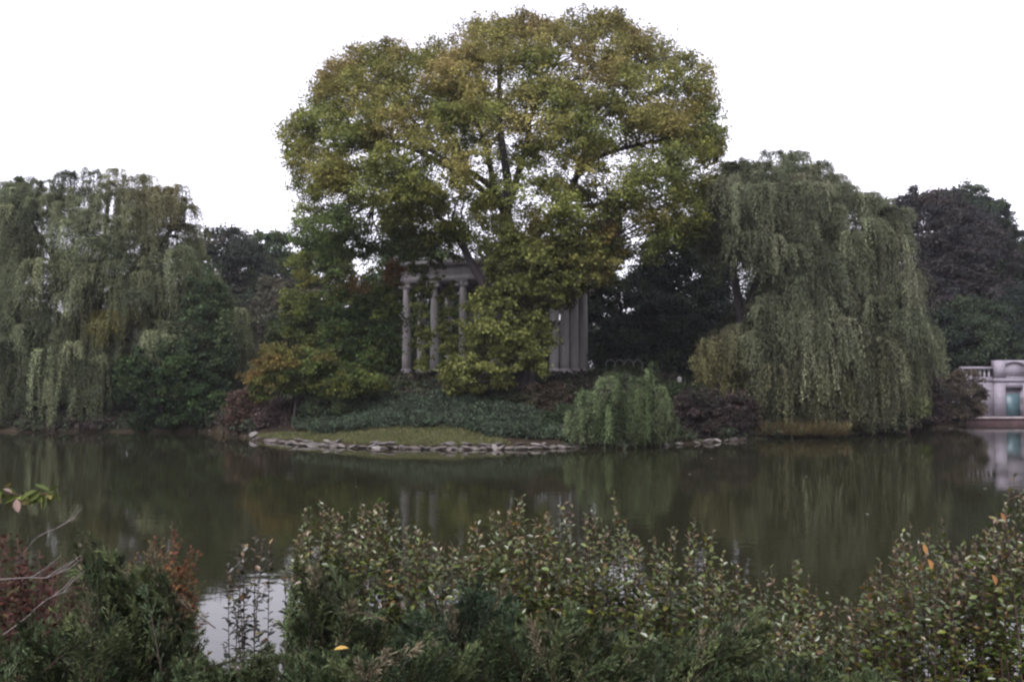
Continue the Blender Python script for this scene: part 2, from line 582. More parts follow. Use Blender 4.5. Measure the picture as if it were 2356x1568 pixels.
def build_maple():
    rng = np.random.default_rng(11)
    D = 54.0
    b = P(1203, 900, 51)
    root = empty('maple_tree', (b[0], 51, float(gh(b[0], 51))))
    tag(root, 'huge spreading maple turning olive and orange, towering over the temple', 'tree')
    holes = [(872, 522, 24), (905, 550, 16), (1500, 432, 26), (1452, 535, 22), (800, 292, 18), (935, 365, 22), (1120, 420, 22), (1400, 285, 18),
             (1388, 355, 12), (990, 300, 14), (1090, 430, 16), (1555, 250, 14), (765, 440, 15), (1190, 380, 14), (1040, 500, 14), (1350, 540, 16)]
    c1, o1, x1, y1 = inflate(MAPLE, D, 10.5, 900, rng, 0.45, holes=holes)
    ol = np.array(MAPLE, float)
    ol = np.concatenate([ol, (ol + np.roll(ol, -1, 0)) / 2])
    ol = ol[ol[:, 1] < 590]
    ctr = np.array([1165, 340.0])
    ol = ol + (ctr - ol) / np.linalg.norm(ctr - ol, axis=1, keepdims=True) * 20
    no = len(ol)
    c1 = np.vstack([c1, P(ol[:, 0], ol[:, 1], D + rng.normal(0, 1.5, no))])
    o1 = np.vstack([o1, unit(np.stack([ol[:, 0] - ctr[0], 0 * ol[:, 0], ctr[1] - ol[:, 1]], -1))])
    x1, y1 = np.append(x1, ol[:, 0]), np.append(y1, ol[:, 1])
    trunkgap = (np.hypot((x1 - 1165) / 85, (y1 - 440) / 95) < 1) & (c1[:, 1] < 55)
    hollow = ((np.hypot((x1 - 1165) / 150, (y1 - 390) / 130) < 1) | (np.hypot((x1 - 1370) / 110, (y1 - 370) / 100) < 1)) & (c1[:, 1] < 54.5)
    keep = (~hollow | (rng.random(len(x1)) < 0.45)) & (~trunkgap | (rng.random(len(x1)) < 0.6))
    c1, o1, x1, y1 = c1[keep], o1[keep], x1[keep], y1[keep]
    col1 = maple_col(rng, x1, y1, None)
    c2, o2, x2, y2 = inflate(LOBE, 48.5, 2.2, 215, rng, 0.15, holes=[(1207, 715, 15), (1132, 815, 14)])
    c2 = c2 + rng.normal(0, 0.28, c2.shape)
    yg = np.array([0.082, 0.090, 0.025]) * np.exp(rng.normal(0, 0.28, (215, 1)))
    org = 0.7 * np.clip((x2 - 1230) / 160, 0, 1) * np.clip((660 - y2) / 90, 0, 1) * rng.random(215)
    yg = yg * (1 - org[:, None]) + np.array([0.140, 0.090, 0.028]) * org[:, None]
    c3 = np.vstack([inflate(q, 52, 0.7, 24, rng, 0.1)[0] for q in (SIDE, SIDE2)] + [inflate([(935, 585), (1075, 575), (1058, 622), (1000, 642), (950, 632)], 52, 0.7, 12, rng, 0.05)[0]])
    o3 = np.tile([0, -0.5, -0.4], (60, 1))
    dg = np.array([0.060, 0.070, 0.018]) * np.exp(rng.normal(0, 0.25, (60, 1)))
    parts = [clump_leaves(rng, c1, o1, rng.uniform(0.75, 1.35, len(c1)), 10, 40, 0.15, col1, wr=0.85),
             clump_leaves(rng, c2, o2, rng.uniform(0.45, 0.8, 215), 9, 22, 0.18, yg, wr=0.85),
             clump_leaves(rng, c3, o3, rng.uniform(0.35, 0.55, 60), 6, 18, 0.16, dg, wr=0.85)]
    q = [np.concatenate(z) for z in zip(*parts)]
    leaves('crown', *q[:3], q[3], q[4], q[5], M_LEAF, root, LOBED)
    mb = MB()

    def limb(pts, r0, r1, n=14, seg=8):
        p = spline([P(*a) for a in pts], n)
        mb.tube(p, np.linspace(r0, r1, n), seg)
        return p
    gz = root.location
    nodes = []
    tr = spline([np.array(gz) - [0, 0, 0.4], P(1206, 800, 51.2), P(1206, 700, 51.8), P(1188, 600, 53), P(1163, 500, 54)], 18)
    mb.tube(tr, np.concatenate([[0.95, 0.72], np.linspace(0.62, 0.42, 16)]), 12)
    spec = [([(1204, 800, 51.2), (1150, 700, 50.6), (1105, 642, 50.2), (1064, 566, 50.6), (1020, 505, 51), (935, 490, 51), (860, 470, 51)], 0.36, 0.06),
            ([(1163, 500, 54), (1140, 440, 53), (1076, 392, 52), (1000, 352, 51), (930, 300, 51)], 0.30, 0.05),
            ([(1163, 500, 54), (1168, 420, 54), (1152, 310, 54), (1150, 230, 54), (1150, 120, 54), (1180, 60, 54)], 0.34, 0.05),
            ([(1163, 500, 54), (1186, 420, 52.5), (1212, 330, 51), (1222, 270, 50), (1265, 170, 50), (1300, 110, 50)], 0.28, 0.05),
            ([(1188, 600, 53), (1280, 480, 53), (1330, 400, 53), (1372, 290, 53), (1432, 230, 54), (1480, 150, 55)], 0.34, 0.05),
            ([(1318, 420, 53), (1360, 372, 51), (1430, 342, 50), (1520, 322, 50), (1590, 300, 51)], 0.20, 0.04),
            ([(1140, 440, 53), (1112, 320, 52), (1088, 262, 51), (1060, 180, 51)], 0.20, 0.04),
            ([(1150, 470, 54), (1062, 402, 52), (945, 340, 50), (870, 328, 49.5), (815, 330, 49.5)], 0.24, 0.04),
            ([(1152, 300, 54), (1080, 240, 55), (1000, 200, 56), (880, 170, 56)], 0.18, 0.04),
            ([(1280, 480, 53), (1380, 470, 55), (1480, 460, 56), (1570, 440, 56)], 0.20, 0.04),
            ([(1200, 620, 52.6), (1290, 600, 50), (1360, 590, 49), (1390, 570, 48.5)], 0.16, 0.04),
            ([(1200, 690, 51.8), (1180, 720, 50), (1140, 800, 48.7), (1105, 880, 48.5)], 0.12, 0.03),
            ([(1000, 352, 51), (960, 290, 52), (920, 240, 52), (850, 190, 53)], 0.14, 0.03),
            ([(1040, 330, 56), (985, 270, 56.5), (960, 200, 57)], 0.14, 0.03),
            ([(1372, 290, 53), (1340, 220, 56), (1330, 120, 57)], 0.16, 0.03)]
    for pts, r0, r1 in spec:
        nodes.append(limb(pts, r0, r1))
    nodes = np.concatenate(nodes)
    allc = np.concatenate([c1, c2])
    for c in allc[rng.choice(len(allc), 430, replace=False)]:
        dist = np.linalg.norm(nodes - c, axis=1) + 0.6 * np.maximum(0, nodes[:, 2] - c[2])
        s = nodes[np.argmin(dist)]
        m = (s + c) / 2 + rng.normal(0, 0.12, 3) * np.linalg.norm(c - s) + np.array([0, 0, 0.05 * np.linalg.norm(c - s)])
        mb.tube(spline([s, m, c], 5), np.linspace(0.055, 0.015, 5), 4)
    mb.build('trunk', M_BARK, root, True)


build_maple()

# ------------------------------------------------------------------ willows
def willow(name, label, poly, D, R, seed, ntop, cols, wts, base, group, drop=(2.5, 5.5), nst=40, r=1.3, colfn=None, limbs=(), extra=(), L=0.16, ymax=None,
           zmin=0.12, step=0.075, trunk_r=0.5, width=0.05, holes=(), lock=0.26):
    rng = np.random.default_rng(seed)
    X0 = P(base[0], 900, base[1])[0]
    root = empty(name, (X0, base[1], float(gh(X0, base[1]))))
    tag(root, label, 'tree', group)
    cen, out, x, y = inflate(poly, D, R, ntop, rng, r * 0.6, front=0.68, holes=holes)
    if ymax is not None:
        k = y < ymax
        cen, out, x, y = cen[k], out[k], x[k], y[k]
    c_, o_, x_, y_ = inflate(poly, D, R * 0.55, int(ntop * 0.55), rng, r * 0.5, front=0.6, holes=holes)      # boughs inside the crown
    cen, out, x, y = np.vstack([cen, c_]), np.vstack([out, o_]), np.append(x, x_), np.append(y, y_)
    rr = r * rng.uniform(0.55, 1.5, len(cen))
    cen = cen + rng.normal(0, 0.09 * R, len(cen))[:, None] * np.array([0, 1, 0])
    dr = rng.uniform(*drop, len(cen)) * (0.55 + 0.45 * rr / r)
    if len(extra):
        e = np.array(extra, float)                       # x, y, D, radius, drop
        cen = np.vstack([cen, P(e[:, 0], e[:, 1], e[:, 2])])
        out = np.vstack([out, np.tile([0, -0.7, 0.3], (len(e), 1))])
        x, y = np.append(x, e[:, 0]), np.append(y, e[:, 1])
        rr, dr = np.append(rr, e[:, 3]), np.append(dr, e[:, 4])
    n = len(cen)
    ccol = palette(rng, n, cols, wts, 0.26)
    if colfn:
        ccol = colfn(rng, x, y, ccol)
    nstr = np.maximum(6, (nst * (rr / r) ** 1.4).astype(int))
    ui = np.repeat(np.arange(n), nstr)
    m = len(ui)
    bi = np.arange(m) // 7                               # strands hang in locks of about seven
    nb = bi.max() + 1
    bphi, brho, blen, bcol = rng.uniform(0, 2 * math.pi, nb), rng.random(nb) ** 0.5, rng.uniform(0.5, 1.15, nb), np.exp(rng.normal(0, lock, nb))
    lean = np.arctan2(out[ui, 1], out[ui, 0])
    lockphi = np.where((rng.random(nb) < 0.65)[bi], lean + (bphi[bi] - math.pi) * 0.35, bphi[bi])
    phi = lockphi + rng.normal(0, 0.16, m)
    rho = np.clip(brho[bi] + rng.normal(0, 0.07, m), 0.05, 1.1)
    dirv = np.stack([np.cos(phi), np.sin(phi), np.zeros(m)], -1)
    L_s = dr[ui] * blen[bi] * rng.uniform(0.8, 1.1, m)
    kmax = int(np.ceil(L_s.max() / step))
    t = np.arange(kmax)[None] * step + rng.uniform(0, step, (m, 1))
    reach = (rr[ui] * rho)[:, None]
    e_ = 1 - np.exp(-t / (0.45 * rr[ui][:, None]))
    z = 0.35 * rr[ui][:, None] * np.sin(np.minimum(e_ * 2.2, 3.0)) * (1 - rho[:, None] * 0.3) - np.maximum(0, t - 0.5 * rr[ui][:, None]) * (0.55 + 0.45 * e_)
    pos = cen[ui][:, None] + dirv[:, None] * (reach * e_)[..., None] + np.stack([0 * z, 0 * z, z], -1)
    sway = rng.normal(0, 0.06, (m, 1, 3)) * t[..., None] * np.array([1, 1, 0.1])
    pos = pos + sway + rng.normal(0, 0.045, pos.shape)
    k = (t < L_s[:, None]) & (pos[..., 2] > zmin + rng.uniform(0, 0.5, (m, 1)))
    scol = ccol[ui] * bcol[bi][:, None] * np.exp(rng.normal(0, 0.08, (m, 1)))
    lp = pos[k]
    lc = np.broadcast_to(scol[:, None], pos.shape)[k] * np.exp(rng.normal(0, 0.12, (len(lp), 1)))
    tang = np.gradient(pos, axis=1)
    d = unit(tang)[k] + rng.normal(0, 0.30, lp.shape) + np.array([0, 0, -0.35])
    nr = rng.normal(0, 0.8, lp.shape) + np.exp(-np.broadcast_to(t, pos.shape[:2])[k] / 0.8)[:, None] * np.array([0, 0, 2.0]) + 0.6 * np.broadcast_to(dirv[:, None], pos.shape)[k] + np.array([0, 0, 0.35])
    LL = L * rng.uniform(0.7, 1.3, len(lp))
    leaves('crown', lp, d, nr, LL, width * rng.uniform(0.7, 1.3, len(lp)), lc, M_WILLOW, root)
    mb = MB()
    b = np.array(root.location)
    ns = []
    for pts, r0, r1 in limbs:
        pp = [P(*q) for q in pts]
        if pts[0][1] > 880:
            pp[0] = b - [0, 0, 0.4]
        s = spline(pp, 12)
        mb.tube(s, np.linspace(r0, r1, 12), 8)
        ns.append(s)
    ns = np.concatenate(ns)
    for c in cen[rng.choice(n, min(n, 90), replace=False)] - [0, 0, 0.3]:
        s = ns[np.argmin(np.linalg.norm(ns - c, axis=1))]
        mm = (s + c) / 2 + np.array([0, 0, 0.18 * np.linalg.norm(c - s)])
        mb.tube(spline([s, mm, c], 6), np.linspace(0.09, 0.02, 6), 4)
    mb.build('trunk', M_BARK, root, True)
    return len(lp)


LW = [(-150, 520), (-60, 470), (0, 440), (40, 408), (110, 408), (150, 403), (215, 392), (300, 390), (340, 406), (415, 430), (445, 455),
      (462, 490), (448, 530), (470, 580), (520, 650), (565, 695), (580, 760), (575, 830), (520, 880), (400, 900), (280, 960), (-150, 970)]


def lw_col(rng, x, y, c):
    brown = np.array([0.115, 0.098, 0.045])
    w = np.clip(1.2 - np.hypot((x - 380) / 120, (y - 450) / 90), 0, 1)[:, None] * 0.55
    c = c * (1 - w) + brown * w
    w2 = (np.clip(1.2 - np.hypot((x - 260) / 70, (y - 730) / 45), 0, 1) * 0.9)[:, None]
    return c * (1 - w2) + np.array([0.125, 0.115, 0.035]) * w2


WCOL = [(0.080, 0.092, 0.050), (0.108, 0.118, 0.064), (0.056, 0.068, 0.038)]
WGRP = 'weeping willows on the far bank'
n1 = willow('willow_tree', 'broad grey-green weeping willow with a brownish top on the left bank', LW, 62, 6.6, 21, 430, WCOL, [4, 3, 3], (210, 62), WGRP, drop=(1.3, 3.6),
            colfn=lw_col, limbs=[([(210, 985, 62), (215, 850, 62), (225, 700, 62), (240, 560, 62), (250, 450, 62)], 0.55, 0.10),
                                 ([(222, 760, 62), (150, 640, 62), (90, 540, 61), (60, 480, 61)], 0.28, 0.06),
                                 ([(225, 700, 62), (330, 600, 61), (400, 520, 61), (420, 470, 61)], 0.28, 0.06),
                                 ([(222, 760, 62), (330, 740, 59), (450, 720, 59), (530, 720, 60)], 0.22, 0.05),
                                 ([(218, 800, 62), (120, 780, 58.5), (20, 780, 57), (-60, 760, 57)], 0.24, 0.05)],
            extra=[(40, 850, 55.6, 1.3, 3.9), (110, 815, 55.6, 1.3, 4.8), (170, 800, 55.6, 1.4, 5.2), (-20, 870, 55.6, 1.3, 3.6), (235, 830, 55.8, 1.1, 4.4),
                   (20, 925, 54.9, 0.9, 1.9), (80, 935, 54.9, 0.8, 1.6), (265, 728, 55.6, 1.3, 2.0), (310, 722, 55.8, 1.1, 1.5), (350, 735, 56.2, 0.8, 1.6), (135, 905, 54.9, 0.7, 2.3),
                   (190, 890, 55.0, 0.8, 2.6), (0, 900, 53.6, 0.8, 2.6), (60, 895, 53.6, 0.8, 2.6), (115, 880, 53.5, 0.8, 3.2), (165, 900, 53.6, 0.7, 2.6), (220, 890, 53.8, 0.7, 2.8), (-60, 880, 53.6, 0.9, 3.2), (250, 910, 54, 0.5, 2.2), (555, 770, 57, 1.0, 3.0), (575, 840, 57, 0.6, 1.8), (535, 690, 58, 1.2, 2.6), (90, 690, 56.5, 1.4, 3.4), (190, 610, 55.8, 1.5, 3),
                   (240, 560, 56, 1.4, 2.6), (330, 640, 55.6, 1.3, 2.6), (420, 640, 56, 1.3, 2.6), (-30, 660, 56.5, 1.5, 4), (60, 760, 55.8, 1.2, 2.8), (190, 740, 55.8, 1.2, 2.8), (380, 470, 57.6, 1.5, 2.4), (430, 470, 60, 1.3, 3), (440, 530, 60, 1.3, 3), (410, 440, 60.5, 1.3, 2.6), (330, 420, 60, 1.5, 2.6), (330, 425, 63, 1.5, 2.6), (270, 405, 61, 1.4, 2.4), (210, 402, 62, 1.4, 2.4), (150, 415, 61, 1.4, 2.6), (90, 425, 61, 1.4, 2.6), (460, 600, 60, 1.3, 3), (500, 660, 59.5, 1.2, 3), (380, 560, 62, 1.5, 3.4), (290, 500, 62, 1.6, 3.4), (160, 520, 62, 1.6, 3.4)])

RW = [(1625, 400), (1650, 368), (1690, 355), (1735, 358), (1762, 330), (1820, 333), (1880, 358), (1945, 392), (1985, 436), (2055, 452), (2098, 485),
      (2106, 540), (2092, 650), (2102, 690), (2150, 735), (2150, 800), (2110, 860), (2060, 930), (1940, 960), (1740, 960), (1715, 860), (1690, 860),
      (1600, 850), (1575, 820), (1605, 770), (1660, 745), (1640, 650), (1610, 560), (1612, 470)]


def rw_col(rng, x, y, c):
    ol = np.array([0.098, 0.086, 0.026])
    w = np.clip((y - 720) / 150, 0, 1) * np.clip(1.15 - np.abs(x - 1640) / 110, 0, 1)
    w = np.maximum(w, 0.55 * np.clip((y - 760) / 150, 0, 1) * rng.random(len(x)))[:, None]
    return c * (1 - w) + ol * w


n2 = willow('willow_tree', 'tall weeping willow trailing long curtains into the water on the right', RW, 54, 6.6, 22, 430,
            [(0.076, 0.086, 0.050), (0.104, 0.110, 0.068), (0.052, 0.060, 0.036)], [4, 3, 3], (1712, 54), WGRP, colfn=rw_col, drop=(1.3, 3.6),
            limbs=[([(1712, 985, 54), (1712, 850, 54), (1708, 740, 54), (1690, 640, 54), (1680, 520, 54), (1700, 420, 54)], 0.50, 0.08),
                   ([(1708, 760, 54), (1740, 650, 53.5), (1800, 540, 53), (1850, 430, 53)], 0.32, 0.06),
                   ([(1712, 800, 54), (1800, 660, 52), (1920, 600, 51), (2020, 560, 51)], 0.28, 0.05),
                   ([(1712, 820, 54), (1800, 700, 49.5), (1850, 680, 48.5), (1900, 700, 48)], 0.24, 0.05),
                   ([(1712, 850, 54), (1660, 780, 51), (1620, 790, 50)], 0.18, 0.04),
                   ([(1800, 660, 52), (1980, 700, 51), (2100, 730, 52)], 0.20, 0.04)],
            extra=[(1640, 480, 53.5, 1.2, 2.6), (1622, 530, 54, 1.0, 2.2), (1650, 430, 54, 1.2, 2.4), (1675, 540, 52.5, 1.1, 2.0), (1665, 395, 54, 1.2, 2.2), (1765, 362, 53, 1.2, 2.2), (1820, 364, 53, 1.2, 2.2), (1880, 385, 53, 1.2, 2.2), (1790, 690, 48.6, 1.5, 7.2), (1850, 670, 48.3, 1.5, 7.4), (1900, 700, 48.3, 1.2, 7.0), (1760, 760, 48.4, 1.2, 5.6), (1960, 760, 49.2, 1.3, 5.6),
                   (2010, 780, 49.4, 1.3, 5.4), (2060, 760, 50.3, 1.3, 5.6), (2120, 740, 51, 1.2, 3.4), (1990, 690, 49.6, 1.3, 6), (1620, 795, 49.8, 1.1, 2.8),
                   (1670, 775, 49.8, 1.1, 3.0), (1600, 830, 49.8, 0.8, 2.0), (1700, 800, 49.4, 0.9, 3), (1930, 600, 48.8, 1.4, 5), (2050, 560, 49.6, 1.4, 5),
                   (1820, 560, 48.2, 1.4, 3.6), (1780, 850, 48.0, 1.0, 3.4), (1850, 850, 47.9, 1.0, 3.5), (1900, 860, 48, 1.0, 3.2), (2040, 880, 49.6, 0.9, 2.6),
                   (1760, 440, 47.5, 1.2, 3), (1860, 470, 47.5, 1.3, 3.2), (1700, 440, 48, 1.2, 3)],
            holes=[(1690, 630, 58), (1725, 690, 36), (1745, 630, 34), (1655, 700, 40), (1960, 660, 22)])

# the small weeping shrub at the water's edge
WP = [(1315, 950), (1330, 900), (1380, 858), (1440, 840), (1505, 836), (1520, 870), (1550, 930), (1555, 980), (1330, 985)]
n3 = willow('weeping_shrub', 'small mounded weeping shrub with pale green strands dipping in the pond', WP, 42.6, 1.5, 23, 34,
            [(0.050, 0.068, 0.030), (0.066, 0.084, 0.040), (0.036, 0.050, 0.023)], [4, 2, 3], (1440, 43.2), None, drop=(0.9, 2.4), nst=32, r=0.55, L=0.13, lock=0.22,
            limbs=[([(1440, 985, 43.2), (1440, 920, 43.2), (1442, 860, 43)], 0.16, 0.05), ([(1440, 930, 43.2), (1400, 900, 42.9), (1380, 910, 42.8)], 0.05, 0.03),
                   ([(1440, 910, 43.2), (1480, 870, 42.9), (1495, 880, 42.8)], 0.05, 0.03)],
            extra=[(1505, 838, 41.95, 0.3675, 2.38), (1420, 905, 41.550000000000004, 0.47250000000000003, 3.0), (1460, 890, 41.45, 0.47250000000000003, 3.25), (1370, 915, 41.550000000000004, 0.525, 2.75), (1345, 935, 41.550000000000004, 0.42000000000000004, 2.38), (1500, 920, 41.45, 0.525, 2.75), (1535, 930, 41.75, 0.3675, 2.5), (1400, 940, 41.35, 0.42000000000000004, 2.25), (1310, 955, 41.65, 0.42000000000000004, 1.75), (1545, 960, 42.050000000000004, 0.3675, 1.75), (1450, 950, 41.25, 0.42000000000000004, 2.0), (1490, 960, 41.25, 0.42000000000000004, 1.88)],
            step=0.05, width=0.035, zmin=0.02)
print('willow leaves', n1, n2, n3)

# ------------------------------------------------------------------ trees behind and between
def E(seed, *a, **k):
    return ellipse_poly(np.random.default_rng(seed), *a, **k)


BT = 'trees standing behind the pond bank'
DKG = [(0.026, 0.038, 0.023), (0.038, 0.052, 0.028), (0.020, 0.028, 0.022)]
PUR = [(0.034, 0.032, 0.031), (0.042, 0.037, 0.034), (0.028, 0.030, 0.030)]
GRN = [(0.038, 0.058, 0.024), (0.055, 0.075, 0.028), (0.028, 0.045, 0.022)]
YGR = [(0.075, 0.090, 0.022), (0.050, 0.070, 0.020), (0.095, 0.095, 0.022)]
GBR = [(0.056, 0.054, 0.036), (0.046, 0.050, 0.032), (0.062, 0.055, 0.040)]
W3 = [4, 3, 3]
bg_trees = [
    # name, label, cx, top, hw, bottom, D, R, colours, seed, clumps
    ('deciduous_tree', 'dark tree cut off by the left edge behind the left willow', -10, 402, 62, 960, 76, 3.0, DKG, 31, 90),
    ('deciduous_tree', 'thin dark treetop poking up just behind the left willow', 52, 388, 30, 900, 74, 1.5, DKG, 32, 50),
    ('deciduous_tree', 'yellow-green tree at the left edge beside the willow', -60, 530, 75, 980, 66, 2.4, YGR, 33, 70),
    ('deciduous_tree', 'dark dull tree just right of the left willow', 515, 525, 112, 960, 92, 5.0, [(0.032, 0.038, 0.028), (0.038, 0.038, 0.030), (0.026, 0.034, 0.024)], 34, 250),
    ('deciduous_tree', 'blue-green tree right of the white sky notch', 635, 532, 88, 940, 104, 4.5, GRN, 35, 220),
    ('deciduous_tree', 'grey-brown tree low behind the orange tree', 680, 632, 100, 960, 86, 4.0, GBR, 36, 200),
    ('deciduous_tree', 'mid-green rounded tree above the orange tree', 705, 690, 90, 960, 74, 3.2, GRN, 37, 170),
    ('deciduous_tree', 'yellow-green tree under the left edge of the maple', 745, 552, 92, 930, 72, 3.4, YGR, 38, 130),
    ('deciduous_tree', 'dark green tree behind the left temple columns', 950, 545, 130, 900, 84, 4.5, GRN, 39, 240),
    ('deciduous_tree', 'dark green tree behind the middle of the temple', 1200, 560, 140, 900, 88, 4.5, DKG, 40, 140),
    ('evergreen_tree', 'dark evergreen directly right of the temple columns', 1440, 600, 110, 900, 74, 3.6, DKG, 41, 150),
    ('evergreen_tree', 'dark evergreen left of the right willow trunk', 1580, 490, 105, 900, 72, 3.6, DKG, 42, 190),
    ('evergreen_tree', 'low dark evergreen behind the scalloped fence', 1510, 690, 120, 905, 66, 2.8, DKG, 43, 130),
    ('deciduous_tree', 'tall dark green tree topping the purple tree on the right', 2222, 418, 88, 900, 94, 4.0, DKG, 44, 240),
    ('deciduous_tree', 'dark green tree in the gap right of the purple tree', 2285, 465, 66, 900, 92, 3.0, DKG, 45, 170),
    ('deciduous_tree', 'dark green tree cut off by the right edge above the pale building', 2365, 532, 95, 930, 84, 3.6, DKG, 46, 200),
    ('evergreen_tree', 'dark blue-green evergreen right behind the balustrade', 2240, 690, 130, 930, 72, 3.2, DKG, 47, 150),
    ('evergreen_tree', 'dark evergreen behind the central block of the pale building', 2400, 660, 120, 930, 74, 3.4, DKG, 48, 120),
    ('evergreen_tree', 'dark evergreen hidden low behind the right willow', 1820, 520, 210, 930, 72, 4.0, DKG, 49, 260),
]
for nm, lb, cx, top, hw, bot, D, R, cols, sd_, nc in bg_trees:
    cw = hw * D / F
    plant(nm, lb, 'tree', E(sd_, cx, top, hw, bot, rough=0.07), D, R, cols, W3, sd_, nc, max(0.55, 0.26 * cw), 9, 40, 0.22 * D / 72, group=BT, trunk=0.22, margin=0.3)
PT = [(2045, 470), (2075, 440), (2110, 428), (2160, 438), (2200, 452), (2250, 480), (2290, 520), (2325, 570), (2345, 640), (2350, 760), (2310, 850), (2180, 880), (2080, 860), (2040, 700)]
plant('purple_tree', 'large purple-brown tree to the right of the right willow', 'tree', PT, 80, 5.0, PUR, W3, 50, 420, 1.1, 9, 40, 0.24, group=BT, trunk=0.35, lvar=0.12)

# ------------------------------------------------------------------ planting on the far bank
SB = 'shrubs on the far bank'
VG = [(460, 620), (480, 600), (515, 650), (540, 720), (555, 790), (540, 850), (440, 860), (405, 800), (420, 700)]
plant('leafy_shrub', 'tall fresh green shrub in front of the left willow', 'shrub', VG, 56.0, 1.6, [(0.032, 0.050, 0.024), (0.044, 0.062, 0.028), (0.024, 0.038, 0.020)], W3, 61, 110,
      0.62, 8, 20, 0.15, group=SB, trunk=0.12)
DG = [(262, 960), (250, 900), (270, 830), (320, 795), (370, 775), (430, 800), (480, 830), (520, 880), (540, 940), (520, 980), (300, 985)]
plant('leafy_shrub', 'wide dark green shrub leaning over the water beside the left willow', 'shrub', DG, 55.0, 1.7,
      [(0.020, 0.035, 0.014), (0.034, 0.054, 0.019), (0.014, 0.024, 0.011)], W3, 62, 150, 0.62, 8, 22, 0.16, group=SB, trunk=0.12, shape=LOBED)


def orn_col(rng, x, y, c):
    w = np.clip(1.3 - np.hypot((x - 832) / 36, (y - 655) / 30), 0, 1) + np.clip(1.2 - np.hypot((x - 900) / 36, (y - 625) / 50), 0, 1)
    w = np.clip(w * rng.uniform(0.5, 1.2, len(x)), 0, 1)[:, None]
    return c * (1 - w) + np.array([0.130, 0.078, 0.032]) * w


OT = [(735, 880), (740, 740), (752, 690), (775, 655), (828, 636), (850, 655), (885, 610), (905, 575), (922, 620), (928, 700), (922, 800), (905, 870), (830, 890)]
plant('ornamental_tree', 'green tree with orange tips left of the temple', 'tree', OT, 56, 2.6, [(0.040, 0.062, 0.018), (0.065, 0.080, 0.020), (0.028, 0.046, 0.016)], W3, 63, 190,
      0.75, 9, 22, 0.17, trunk=0.18, shape=LOBED, colfn=orn_col)


def yel_col(rng, x, y, c):
    w = np.clip((700 - x) / 130 + (830 - y) / 130 + rng.normal(0, 0.3, len(x)), 0, 1)[:, None]
    o = np.array([0.125, 0.090, 0.027])[None] * (1 - 0.15 * rng.random((len(x), 1)) * np.array([0, 1, 0]))
    return c * (1 - w) + o * w


YT = [(566, 880), (590, 825), (615, 792), (660, 776), (700, 785), (765, 810), (830, 850), (905, 868), (880, 905), (780, 915), (700, 908), (640, 915), (590, 925)]
plant('ornamental_tree', 'small layered tree turning golden orange near the stone edging', 'tree', YT, 48, 1.9, [(0.050, 0.068, 0.018), (0.075, 0.082, 0.020), (0.034, 0.050, 0.016)], W3, 64,
      150, 0.60, 8, 20, 0.14, trunk=0.11, shape=LOBED, colfn=yel_col, base=672, flat=0.4)
RB = [(0.060, 0.038, 0.028), (0.048, 0.035, 0.026), (0.066, 0.044, 0.033)]
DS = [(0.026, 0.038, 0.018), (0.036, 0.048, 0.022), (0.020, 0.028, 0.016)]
OL = [(0.052, 0.056, 0.022), (0.040, 0.046, 0.020), (0.068, 0.066, 0.026)]
RD = [(0.038, 0.027, 0.025), (0.028, 0.023, 0.021), (0.032, 0.031, 0.023)]
